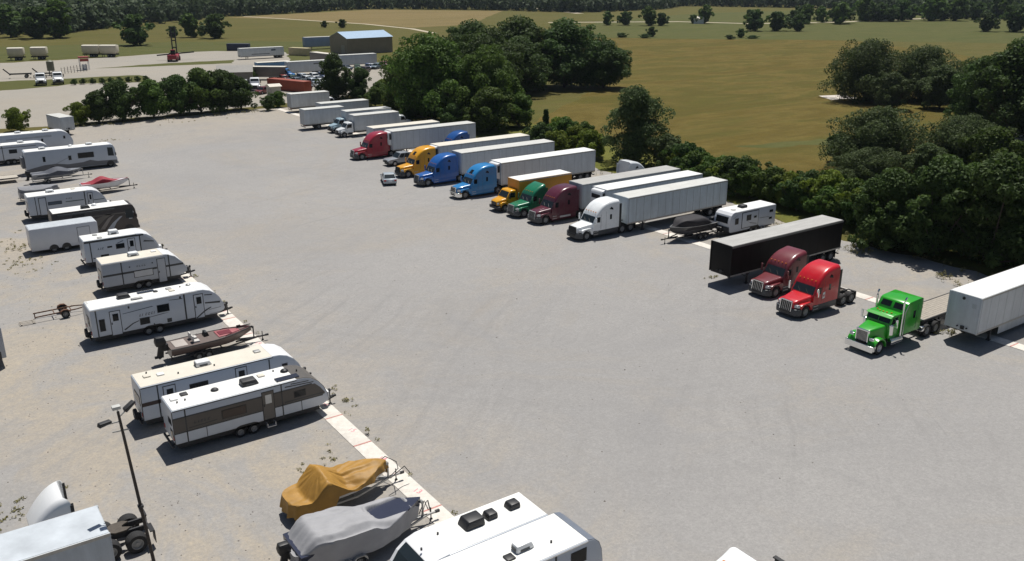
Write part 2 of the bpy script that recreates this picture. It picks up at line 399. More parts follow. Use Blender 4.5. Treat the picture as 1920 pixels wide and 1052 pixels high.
def tree_parts(H, Wd, trunk_h, nb, n, size, seed, shape='round'):
    """crown blobs, trunk and limb mesh for a tree H tall and Wd wide"""
    rs = random.Random(seed); blobs = []; tr = MB()
    cz = trunk_h + (H - trunk_h) * .5; hz = (H - trunk_h) * .5
    tr.tube([(0, 0, -.3), (.05 * Wd * .2, 0, trunk_h * .6), (0, .03 * Wd, trunk_h + hz * .7)], H * .022 + .05, 7, H * .008)
    for i in range(nb * 2):
        small = i >= nb
        th = rs.uniform(0, 2 * math.pi); v = rs.uniform(-1, 1) if shape != 'flat' else rs.uniform(-.2, 1)
        rad = math.sqrt(max(0, 1 - max(0, v) ** 2.2)) * (1 if v > -.75 else .85) if shape != 'cone' else (1 - (v * .5 + .5)) * .95 + .05
        q = rs.uniform(.80, 1.10) if small else rs.uniform(.25, .88)
        rr = Wd * (rs.uniform(.055, .11) if small else rs.uniform(.13, .22)) * (1 if shape != 'cone' else .75)
        wob = 1 + .38 * noise.noise(Vector((math.cos(th) * 1.4 + seed * 3, math.sin(th) * 1.4, v * 1.3)))
        ext = max(.1, Wd * .5 * rad * wob - (rr if not small else rr * .7))
        c = Vector((math.cos(th) * ext * q, math.sin(th) * ext * q, cz + v * (hz - (rr * .7)) * (1 if not small else 1.0) * wob))
        blobs.append(((c.x, c.y, max(c.z, rr * .55)), (rr, rr, rr * rs.uniform(.65, .95))))
        if i % 3 == 0:
            tr.tube([(0, 0, trunk_h * rs.uniform(.6, 1)), (c.x * .5, c.y * .5, (c.z + trunk_h) * .5), (c.x, c.y, c.z)], H * .008 + .02, 5, .02)
    return blobs, tr
TREES = {}
def proto(key, H, Wd, trunk_h, nb, n, size, lm, seed, shape='round', up=.25):
    blobs, tr = tree_parts(H, Wd, trunk_h, nb, n, size, seed, shape)
    TREES[key] = (leaves('crown', blobs, n, size, lm, up), mesh('trunk', tr, M_BARK, 0, 60))
def plant(key, name, label, cat, x, y, s=1., rot=None, group=None, sz=None, lm=None, z=0):
    t = thing(name, label, cat, (x, y, z), random.uniform(0, 6.28) if rot is None else rot, group)
    t.scale = (s, s, sz or s)
    if key in ('wide1', 'grey1'): t.location.z = -1.3 * (sz or s)   # low skirts of leaves hide the stem
    link('trunk', TREES[key][1], t); c = link('crown', TREES[key][0], t)
    if lm:
        c.material_slots[0].link = 'OBJECT'; c.material_slots[0].material = lm
    return t
proto('big1', 16, 18, .8, 46, 44000, .27, L_MID, 1)
proto('big2', 16, 17, .6, 42, 40000, .27, L_DEEP, 2)
proto('mid1', 10, 10, .5, 30, 20000, .21, L_MID, 3)
proto('mid2', 10, 9.5, .3, 28, 20000, .21, L_DEEP, 4)
proto('grey1', 12.5, 10.5, .7, 36, 26000, .16, L_GREY, 5, up=.5)
proto('wide1', 12, 18, .5, 50, 36000, .20, L_GREY, 12, up=.4)
proto('bush1', 7, 8, .3, 24, 15000, .18, L_MID, 6)
proto('bush2', 5, 6, .2, 20, 10000, .16, L_DEEP, 7)
proto('bush3', 3.6, 4.6, .1, 16, 7000, .14, L_YEL, 8)
proto('cone1', 5.5, 3.4, .2, 22, 6000, .15, L_DEEP, 9, 'cone')
proto('far1', 9, 11, .2, 16, 2600, .55, L_DEEP, 10)
proto('far2', 10, 9, .2, 14, 2300, .55, L_MID, 11)
SH = 'trees and shrubs along the pasture edge'
def tr_(k, n, x, y, s, lab, lm=None, sz=None, rot=None, g=None): return plant(k, n, lab, 'bush' if 'bush' in n or 'shrub' in n else 'tree', x, y, s, rot, g, sz, lm)
tr_('big1', 'broadleaf_tree', 87.5, 154, 1.0, 'large leafy green tree behind the crimson semi and its trailer', sz=1.04)
tr_('big1', 'broadleaf_tree', 92, 168, .86, 'leafy green tree behind the parked white box trucks', sz=.86)
tr_('big1', 'broadleaf_tree', 94, 145, .80, 'leafy green tree overlapping the bushy tree behind the yellow semi', sz=.92)
tr_('big2', 'broadleaf_tree', 103, 160, .95, 'dark tree tucked behind the largest leafy tree', sz=.95)
tr_('big2', 'broadleaf_tree', 124, 197, 1.15, 'dark tall tree at the warehouse end of the pasture grove', sz=1.0)
tr_('big2', 'broadleaf_tree', 134, 190, 1.25, 'dark tall tree in the middle of the pasture grove', sz=1.06)
tr_('big2', 'broadleaf_tree', 144, 184, 1.25, 'darkest broad tree standing out into the brown pasture', sz=1.02)
tr_('big2', 'broadleaf_tree', 152, 178, .95, 'lower dark tree ending the pasture grove', sz=.72)
tr_('big2', 'broadleaf_tree', 127, 180, 1.0, 'dark tree in front of the pasture grove', sz=.8)
tr_('big2', 'broadleaf_tree', 114, 174, 1.1, 'dark green tree between the leafy trees and the dark grove', sz=.98)
tr_('mid1', 'broadleaf_tree', 90.5, 138, 1.0, 'bushy bright green tree behind the yellow semi trailer', sz=.82)
tr_('bush1', 'shrub', 98, 139, .9, 'green shrub leaning out from the bushy tree onto the pasture', L_MID)
tr_('bush1', 'shrub', 85.5, 143, .7, 'green shrub at the back of the white refrigerated trailer', L_DEEP)
tr_('bush3', 'shrub', 97, 126, 1.0, 'yellow green shrub on the pasture side of the pointed bush', L_YEL)
tr_('bush3', 'shrub', 86.5, 112.5, 1.1, 'yellow green shrub at the back of the blue semi trailer', L_YEL)
tr_('bush2', 'shrub', 93.5, 119, .95, 'dark green shrub between the pointed bush and the yellow green shrubs', L_MID)
tr_('cone1', 'conifer_bush', 92, 122.5, 1.05, 'small pointed dark bush behind the blue semi trailer')
tr_('bush2', 'shrub', 87.5, 118, .9, 'dark shrub beside the small pointed bush', L_DEEP)
tr_('bush3', 'shrub', 91, 113, 1.2, 'yellow green shrub behind the light blue semi trailer')
tr_('bush3', 'shrub', 89.5, 107.5, 1.25, 'yellow green shrub at the foot of the grey green tree')
tr_('bush2', 'shrub', 96, 117, .8, 'low green shrub on the pasture side of the yellow green shrubs', L_MID)
tr_('grey1', 'willow_tree', 91.8, 99.8, 1.0, 'grey green rounded tree behind the trailers', sz=1.03)
tr_('bush1', 'shrub', 92.5, 93.5, .78, 'grey green shrub joined to the grey green tree', L_GREY)
HL = 'low hedge shrub along the pasture behind the parked trailers'
for i in range(34):
    y = 92 - i * 1.28; x = 91.2 - .085 * i + random.uniform(-1, 1.4)
    k = ('bush2', 'bush3', 'bush2', 'bush3')[i % 4]
    plant(k, 'hedge_shrub', HL, 'shrub', x, y, random.uniform(.62, 1.18) * (1.0 if k == 'bush2' else 1.3), None, 'hedge shrubs along the pasture', None, (L_MID, L_YEL, L_MID, L_DEEP, L_YEL, L_MID)[(i * 5 + i // 4) % 6])
tr_('cone1', 'conifer_bush', 96.2, 66, .72, 'lone small dark conical bush at the pasture side of the hedge')
for x, y, k, s, lab in ((84.5, 52, 'mid2', .82, 'dark dense tree behind the black trailer'),
                        (86.0, 47.5, 'mid2', 1.0, 'dense dark tree overhanging the lot behind the red tractor'),
                        (87.5, 42.5, 'mid2', 1.08, 'dense dark tree overhanging the lot behind the green tractor'),
                        (89.5, 37, 'mid2', 1.2, 'dense dark tree beside the long white trailer'),
                        (92, 31, 'mid2', 1.3, 'dense dark tree behind the long white trailer')):
    tr_(k, 'dense_tree', x, y, s, lab)
for x, y, s, lab in ((93, 50, 1.05, 'green topped shrub mass behind the dense dark trees'), (97, 44, 1.25, 'broad green shrub behind the dense dark trees'),
                     (100, 37, 1.3, 'green shrub far behind the long white trailer'), (104, 47, .85, 'green shrub at the pasture edge of the thicket'), (110, 57, .75, 'bright green shrub at the edge of the pasture below the leaning tree'),
                     (112, 44, .95, 'round green shrub deep in the thicket'), (104, 31, 1.5, 'large green shrub closing the thicket'), (124, 48, .85, 'green shrub beyond the leaning tree')):
    tr_('bush1', 'shrub', x, y, s, lab, L_MID if 'green' in lab else None)
for x, y, s, sz, lab, rot in ((119, 76, .80, .86, 'grey olive tree leaning over the brown pasture', 0.4), (128, 68, .72, .78, 'grey olive tree with a spreading crown behind the leaning one', 2.0), (112.5, 73, .55, .42, 'low grey olive shrub under the leaning tree', 1.0)):
    tr_('wide1', 'olive_tree', x, y, s, lab, L_GREY, sz, rot).rotation_euler = (R(-7), R(9), rot)
for x, y, s, sz, lab, k in ((185, 124, 1.0, 1.28, 'tall feathery olive tree standing out in the brown pasture', 'wide1'), (196, 117, .9, 1.15, 'feathery olive tree beside the tall one', 'wide1'), (203, 107, .9, .95, 'feathery green tree behind the loose green one', 'wide1'), (192, 99, .85, .9, 'loose green tree in front of the feathery trees', 'wide1')):
    tr_(k, 'feathery_tree', x, y, s, lab, L_DEEP if 'green' in lab else L_GREY, sz)
for x, y, k, s, lab, lm in ((178, 113, 'bush1', 1.1, 'green shrub at the sand patch under the feathery trees', L_GREY), (187, 107, 'bush1', 1.3, 'olive shrub under the loose green tree', L_GREY),
                       (116, 67, 'bush1', .8, 'olive shrub at the foot of the leaning tree', L_GREY), (124, 62, 'bush1', 1.1, 'olive green shrub under the spreading tree', L_MID), (119, 83, 'bush2', .9, 'small olive shrub at the pasture side of the leaning tree', L_GREY)):
    tr_(k, 'thicket_shrub' if 'bush' in k else 'thicket_tree', x, y, s, lab, lm)
for x, y, s, lab in ((161, 78, 1.05, 'dark rounded tree beyond the thicket'), (172, 70, 1.2, 'dark tree with bright top beyond the thicket'), (166, 86, .8, 'dark tree closest to the feathery trees')):
    tr_('big2', 'dark_tree', x, y, s, lab)
# left: shrubs between the lot and the yard
for i, (x, y, k, s, lm) in enumerate(((29.5, 189.5, 'bush1', .62, L_YEL), (33, 190, 'bush1', .86, L_DEEP), (37.5, 190.5, 'bush1', 1.12, L_DEEP), (43.5, 190.5, 'bush1', 1.08, L_MID), (49, 191.5, 'bush1', 1.15, L_DEEP), (53.5, 191.8, 'bush1', 1.3, L_MID), (58, 191.8, 'bush1', 1.22, L_DEEP), (62, 192, 'bush1', .95, L_DEEP))):
    plant(k, 'hedge_bush', 'leafy bush in the row between the gravel lot and the yard', 'bush', x, y, s, None, 'bushes between lot and yard', None, lm)
for x, y, s, lab in ((18.5, 188, .62, 'yellow green bush beside the grey box trailer'), (12, 188, .6, 'yellow green bush behind the fifth wheel camper'), (5, 189, .7, 'bush at the far corner of the lot')):
    tr_('bush1', 'bush', x, y, s, lab, L_YEL)
tr_('mid2', 'yard_tree', 86.5, 198, .9, 'dark upright tree in front of the junk cars', sz=1.0)
tr_('mid2', 'yard_tree', 90.5, 193, .7, 'dark tree beside the upright yard tree')
for x, y, s, lab, lm in ((82.6, 246, .55, 'small palm green tree beside the grey shed', L_MID), (96, 192, .62, 'bright bush behind the white box trucks', L_YEL), (92, 186, .65, 'green bush behind the far box truck', L_MID), (88, 180, .6, 'green bush between the far box truck and the leafy trees', L_MID), (70, 191, .5, 'green bush beside the small white shed', L_MID), (66.5, 187.5, .45, 'low green bush by the lot corner', L_DEEP), (104, 196, .8, 'green bush under the leafy trees', L_MID), (86, 168, .55, 'green bush behind the white trailers', L_MID), (84.5, 158, .45, 'dark bush behind the white straight truck', L_DEEP)):
    tr_('bush1', 'bush', x, y, s, lab, lm)
# further off
for x, y, k, s, lab in ((88, 400, 'far1', 1.2, 'round tree standing alone behind the reach stacker yard'), (121, 437, 'far2', .95, 'slimmer tree of the pair on the far field'), (128, 424, 'far1', 1.05, 'broader tree of the pair on the far field'), (114, 441, 'far1', .5, 'small tree beside the pair on the far field'),
                         (60, 470, 'far1', 1.35, 'dark broad tree at the near edge of the far wood'), (70, 468, 'far2', 1.5, 'dark tree joined to the broad one on the far field'), (52, 486, 'far2', 1.3, 'dark tree behind the broad ones on the far field'),
                         (376, 322, 'far1', 1.05, 'rounded dark tree beside the far meadow road'), (386, 315, 'far1', .95, 'rounded tree in the clump on the far meadow'), (393, 308, 'far1', .8, 'low rounded tree at the end of the meadow clump'),
                         (350, 408, 'far2', .7, 'tree by the road beyond the pasture'), (358, 402, 'far1', .75, 'round tree by the road beyond the pasture'), (366, 391, 'far2', .95, 'taller tree beside the far road'), (372, 386, 'far1', .7, 'low tree beside the far road'),
                         (410, 389, 'far2', .95, 'slim tree next to the tiny white shed'), (404, 392, 'far1', .5, 'small tree beside the tiny white shed'), (443, 350, 'far1', .8, 'tree at the meadow road bend'), (456, 352, 'far2', 1.0, 'tall tree at the meadow road bend'), (470, 338, 'far2', 1.1, 'tall tree in front of the far house'), (480, 345, 'far1', 1.2, 'broad tree between the road bend and the far house'), (520, 338, 'far1', .8, 'tree behind the far house'), (555, 330, 'far2', 1.3, 'tall dark tree beside the far road end'), (566, 322, 'far2', 1.4, 'tall dark tree at the wood edge by the road end'), (470, 250, 'far1', .9, 'dark bush on the meadow beside the dark meadow tree'), (480, 240, 'far1', 1.3, 'dark meadow tree standing beyond the thicket'),
                         (300, 318, 'far1', .45, 'low dark bush on the edge between pasture and meadow'), (330, 290, 'far1', .4, 'low bush further along the pasture edge'), (205, 478, 'far1', .35, 'small bush beside the dirt track'), (212, 470, 'far1', .45, 'round bush beside the dirt track')):
    plant(k, 'far_tree', lab, 'tree', x, y, s * 1.2, None, None, s * 1.1)
rs = random.Random(31)
for i in range(26):
    x = 470 + i * 6.5 + rs.uniform(-8, 8); y = 372 - i * 2.4 + rs.uniform(-16, 16)
    plant(('far1', 'far2')[i % 2], 'roadside_tree', 'dark tree in the loose belt along the far road', 'tree', x, y, rs.uniform(.8, 1.5), None, 'trees in the belt along the far road')
for i in (0, 1, 2, 5, 6):
    plant('far1', 'meadow_bush', 'low bush dotted along the border of pasture and meadow', 'bush', 275 + i * 9 + rs.uniform(-3, 3), 332 - i * 8.8 + rs.uniform(-4, 4), rs.uniform(.4, .7), None, 'bushes along the meadow border', rs.uniform(.12, .25))
# the far wood: one mass of crowns
def far_wood():
    edge = [(-40, 480), (20, 505), (54, 520), (72, 500), (127, 583), (166, 612), (200, 645), (353, 725), (425, 640), (455, 560), (550, 575), (625, 625), (690, 505), (640, 430), (615, 365), (650, 312), (660, 250)]
    bl = []; rs = random.Random(3)
    for i in range(len(edge) - 1):
        a = Vector(edge[i]); b = Vector(edge[i + 1]); d = (b - a); L = d.length; d.normalize(); nn = Vector((-d.y, d.x))
        ctr = Vector((0, 0))
        if nn.dot((a + b) / 2) < 0: nn = -nn
        for row in range(9):
            st = 6 + row * 1.6; k = 0
            while k < L:
                q = a + d * (k + rs.uniform(-2, 2)) + nn * (row * 9 + rs.uniform(-4, 4) + (row * row * 1.2))
                h = rs.uniform(8, 14) + row * .35; r = rs.uniform(3.4, 5.4)
                bl.append(((q.x, q.y, h * .62), (r, r, h * .40))); bl.append(((q.x + rs.uniform(-2, 2), q.y + rs.uniform(-2, 2), h * .3), (r * .95, r * .95, h * .33)))
                k += st * rs.uniform(.7, 1.3)
    for i in range(700):
        q = Vector((rs.uniform(-150, 900), rs.uniform(820, 1300))); h = rs.uniform(10, 15)
        bl.append(((q.x, q.y, h * .5), (7, 7, h * .5)))
    me = leaves('far_wood', bl, 190000, 1.5, L_FAR, .35, (.85, 1.03))
    o = link('far_wood', me); tag(o, 'dense dark wood closing the far fields', 'wood', None, 'stuff')
far_wood()

def haze():
    m = bpy.data.materials.new('thin_haze'); m.use_nodes = True; t = m.node_tree; t.nodes.clear()
    v = N(t, 'ShaderNodeVolumePrincipled'); v.inputs['Density'].default_value = .00005; v.inputs['Color'].default_value = (.72, .84, 1, 1); v.inputs['Anisotropy'].default_value = .2
    o = N(t, 'ShaderNodeOutputMaterial'); t.links.new(v.outputs[0], o.inputs['Volume'])
    h = P('haze', MB().box(-2600, 3100, -2600, 3100, -1.2, 29), m); tag(h, None, None, None, 'stuff')
haze()
# ---------------------------------------------------------------- wheels
WC = {}
def lathe_y(prof, n=20):
    mb = MB(); rings = []
    for r, y in prof: rings.append([(r * math.cos(2 * math.pi * i / n), y, r * math.sin(2 * math.pi * i / n)) for i in range(n)])
    mb.loft(rings, cap=False); return mb
def wheel(par, x, y, r=.52, w=.28, rim=None, z=None, rotz=0, name='wheel'):
    rim = rim or M_RIMW; k = (r, w, rim.name)
    if k not in WC:
        t = lathe_y([(r * .56, -w / 2 + .02), (r * .62, -w / 2), (r * .92, -w / 2), (r, -w * .36), (r, w * .36), (r * .92, w / 2), (r * .62, w / 2), (r * .56, w / 2 - .02), (r * .56, -w / 2 + .02)])
        q = lathe_y([(.001, -w / 2 + .05), (r * .2, -w / 2 + .03), (r * .22, -w / 2 + .07), (r * .42, -w / 2 + .10), (r * .5, -w / 2 + .03), (r * .57, -w / 2 + .02), (r * .57, w / 2 - .02), (r * .5, w / 2 - .03), (r * .42, w / 2 - .10), (r * .22, w / 2 - .07), (r * .2, w / 2 - .03), (.001, w / 2 - .05)])
        WC[k] = (mesh('wheel', t, M_TYRE, 0, 40), mesh('rim', q, rim, 0, 40))
    o = link(name, WC[k][0], par, (x, y, r if z is None else z), rotz)
    link('rim', WC[k][1], o)
    return o
def arc(cx, cz, r, a0, a1, n=8):
    return [(cx + r * math.cos(R(a0 + (a1 - a0) * i / n)), cz + r * math.sin(R(a0 + (a1 - a0) * i / n))) for i in range(n + 1)]
def sec(x, zb, zt, w, r, wt=None, n=5):
    wt = w if wt is None else wt; p = [(x, w, zb)]
    p += [(x, wt - r + r * math.cos(R(90 * i / n)), zt - r + r * math.sin(R(90 * i / n))) for i in range(n + 1)]
    return p + [(q[0], -q[1], q[2]) for q in p[::-1]]
def side_patch(par, name, pts, y, th, m):   # thin panel on both flanks, outline in x-z
    out = []
    for s in (-1, 1):
        out.append(P(name, MB().prism(pts, s * y, s * (y + th)), m, par))
    return out
def mirror_(par, x, y, z, m):
    for s in (-1, 1):
        mi = P('mirror', MB().box(x - .08, x + .06, s * (y + .17), s * (y + .36), z - .35, z + .35), m, par, .04)
        P('mirror_arm', MB().beam((x, s * y, z + .28), (x, s * (y + .2), z + .28), .04, .04).beam((x, s * y, z - .28), (x, s * (y + .2), z - .28), .04, .04), M_BLACK, mi)
def chassis(t, x0, rear, axles, fifth=True, flap=True):
    mb = MB()
    for s in (-1, 1): mb.box(x0, rear, s * .32, s * .42, .72, 1.0)
    mb.box(rear - .12, rear, -.42, .42, .72, 1.0); mb.box(axles[0] - .06, axles[0] + .06, -.32, .32, .75, .98)
    for a in axles: mb.cyl((a, 0, .52), 'y', .11, 2.0, 8); mb.cyl((a, 0, .52), 'x', .24, .4, 10)
    P('frame', mb, M_DARK, t)
    for a in axles:
        for s in (-1, 1): wheel(t, a, s * .93, .52, .56)
    if fifth:
        fx = sum(axles) / len(axles)
        pl = [(fx - .45, -.3), (fx - .2, -.48), (fx + .3, -.48), (fx + .55, -.28), (fx + .2, -.07), (fx + .2, .07), (fx + .55, .28), (fx + .3, .48), (fx - .2, .48), (fx - .45, .3)]
        P('fifth_wheel', MB().prismz(pl, 1.02, 1.10), mat('greasy_plate', (.09, .075, .06), .5, .3, .3, 6), t)
    if flap:
        for s in (-1, 1):
            P('mud_flap', MB().box(rear + .1, rear + .13, s * .66, s * 1.22, .3, 1.02).box(rear - .1, rear + .12, s * .42, s * 1.2, .98, 1.04), M_BLACK, t)

def tractor_aero(label, loc, rotz, col, bbc=5.7, roof=3.98, skirt=None, bumper=None, sky=False, flat=False, lowhood=0, group=None, frame=True, name='tractor_truck', grille=M_CHROME, chrome=False, cap=None, rear=8.1, axles=(6.25, 7.5), roofcol=None, dome=1.0, logo=None):
    pt = paint(col); t = thing(name, label, 'truck', loc, rotz, group)
    sk = skirt or pt; bu = bumper or M_SKIRT
    # hood
    P('hood', MB().loft([sec(.10, .9, 1.36, .70, .12), sec(.22, .9, 1.50, .78, .18), sec(.7, .9, 1.58, .86, .2), sec(1.4, .9, 1.67, .95, .2), sec(2.2, .9, 1.77, 1.06, .2)]), pt, t, 0, 40)
    # cab and sleeper
    rf = roof
    S = [sec(2.02, .9, 1.72, 1.2, .12), sec(2.46, .9, 2.48, 1.2, .16), sec(2.50, .9, 2.64, 1.21, .22)]
    k0 = 2.64
    prof = [(2.68, .22), (2.9, .42), (3.3, .68), (3.8, .87), (4.3, .96), (4.8, 1.0)]
    for x, f in prof:
        if x < bbc - .2: S.append(sec(x, .9, k0 + (rf - k0) * min(1, f * dome), 1.22, .3 + .08 * f))
    S += [sec(bbc - .12, .9, rf, 1.22, .36), sec(bbc, .9, rf - .02, 1.21, .36)]
    cab = P('cab', MB().loft(S), pt, t, 0, 40)
    # windscreen lies on the sloping plane between the first two cab sections
    a = Vector((2.075, 0, 1.812)); b = Vector((2.435, 0, 2.435)); n = Vector((-(b - a).z, 0, (b - a).x)).normalized() * .012
    pts = [(a.x, -1.06, a.z), (a.x, 1.06, a.z), (b.x, 1.0, b.z), (b.x, -1.0, b.z)]
    lo = [Vector(p) - n * 2 for p in pts]; hi = [Vector(p) + n for p in pts]
    ws = P('windshield', MB().loft([lo, hi]), M_GLASS2, t)
    P('wiper', MB().beam((2.07, -.5, 1.85), (2.25, -.15, 2.14), .03, .02).beam((2.07, .3, 1.85), (2.25, .65, 2.14), .03, .02), M_BLACK, ws)
    for w in side_patch(t, 'side_window', [(2.24, 1.84), (2.95, 1.80), (2.98, 2.40), (2.50, 2.42)], 1.2, .022, M_GLASS): pass
    side_patch(t, 'door_seam', [(3.06, 1.05), (3.09, 1.05), (3.09, 2.66), (3.06, 2.66)], 1.21, .016, M_LINE)
    if bbc > 4.5:
        side_patch(t, 'sleeper_window', [(bbc - 1.35, 1.95), (bbc - 1.08, 1.95), (bbc - 1.08, 2.5), (bbc - 1.35, 2.5)], 1.21, .022, M_GLASS)
        side_patch(t, 'roof_window', [(bbc - 1.45, 3.12), (bbc - .9, 2.98), (bbc - .95, 3.18), (bbc - 1.2, 3.36)], 1.21, .024, M_GLASS)
        side_patch(t, 'panel_seam', [(bbc - 1.9, .92), (bbc - 1.88, .92), (bbc - 1.88, 2.9), (bbc - 1.9, 2.9)], 1.21, .014, M_LINE)
    if sky:
        zz = lambda x: k0 + (rf - k0) * np.interp(x, [2.5, 2.68, 2.9, 3.3, 3.8], [0, .22, .42, .68, .87])
        q = [(2.72, -.34), (2.72, .34), (3.12, .3), (3.12, -.3)]
        P('roof_skylight', MB().loft([[(x, y, zz(x) - .03) for x, y in q], [(x - .01, y, zz(x) + .025) for x, y in q]]), M_GLASS, t)
    # roof marker lamps
    for y in (-.8, -.4, 0, .4, .8):
        P('marker_lamp', MB().cbox((2.62, y, 2.90 if rf > 3.5 else 2.72), (.12, .09, .06)), M_ORANGE, t)
    # grille, bumper, lamps, fenders
    g = P('grille', MB().prism([(-.06, .68), (.16, .68), (.16, 1.47), (.08, 1.47)], -.52, .52), M_BLACK, t)
    fr = MB().prism([(-.09, .66), (.12, .66), (.14, 1.52), (.04, 1.52)], -.60, -.53).prism([(-.09, .66), (.12, .66), (.14, 1.52), (.04, 1.52)], .53, .60).prism([(.05, 1.46), (.15, 1.46), (.15, 1.53), (.06, 1.53)], -.53, .53)
    for k in range(-2, 3): fr.prism([(-.08, .70), (-.03, .70), (.11, 1.46), (.055, 1.46)], k * .18 - .012, k * .18 + .012)
    P('grille_frame', fr, grille, g)
    b = P('bumper', MB().prismz([(.28, -1.2), (.02, -.95), (-.04, -.55), (-.04, .55), (.02, .95), (.28, 1.2), (.62, 1.22), (.62, -1.22)], .30, .90), bu, t, .05)
    P('bumper_slot', MB().box(-.06, .0, -.5, .5, .45, .62), M_BLACK, b)
    for s in (-1, 1):
        P('headlight', MB().prismz([(.14, s * .66), (.26, s * 1.0), (.52, s * 1.15), (.54, s * 1.05), (.3, s * .66)], .98, 1.24), M_LAMP, t, .03)
        ar = arc(1.15, .52, .66, 5, 175, 9)
        P('fender', MB().prism([(.5, .9), (.42, 1.18), (.75, 1.28), (1.7, 1.34), (2.02, 1.2), (2.02, .58)] + ar, s * .8, s * 1.21), pt, t, .05)
        P('side_skirt', MB().box(2.0, bbc - .08, s * .95, s * 1.205, .32, .95), sk, t, .04)
        P('step', MB().box(2.1, 2.75, s * 1.206, s * 1.22, .5, .54).box(2.1, 2.75, s * 1.206, s * 1.22, .78, .82), M_ALU, t)
        wheel(t, 1.15, s * 1.06, .52, .3)
        P('side_fairing', MB().box(bbc + .005, bbc + .32, s * 1.17, s * 1.21, 1.0, rf - .45), M_BLACK if skirt else pt, t)
    mirror_(t, 2.2, 1.2, 2.08, cap or pt)
    P('underbody', MB().box(.6, bbc, -.8, .8, .42, .9), M_DARK, t)
    if logo:
        P('door_logo', MB().prism([(3.2, 1.30), (3.5, 1.36), (3.5, 1.92), (3.2, 1.86)], -1.222, -1.232), logo, t)
        q = P('door_logo', MB().prism([(3.27, 1.48), (3.43, 1.52), (3.43, 1.70), (3.27, 1.66)], -1.232, -1.236), pt, t)
        P('door_lettering', MB().prism([(3.65, 2.02), (4.8, 2.12), (4.8, 2.2), (3.65, 2.10)], -1.222, -1.228), mat('faded_red_lettering', (.45, .14, .13), .5), t)
    if frame: chassis(t, bbc - 1, rear, axles)
    if chrome:
        for s in (-1, 1): P('fuel_tank', MB().cyl((4.0, s * .92, .62), 'x', .31, 1.6, 16), M_ALU, t, 0, 40)
    return t

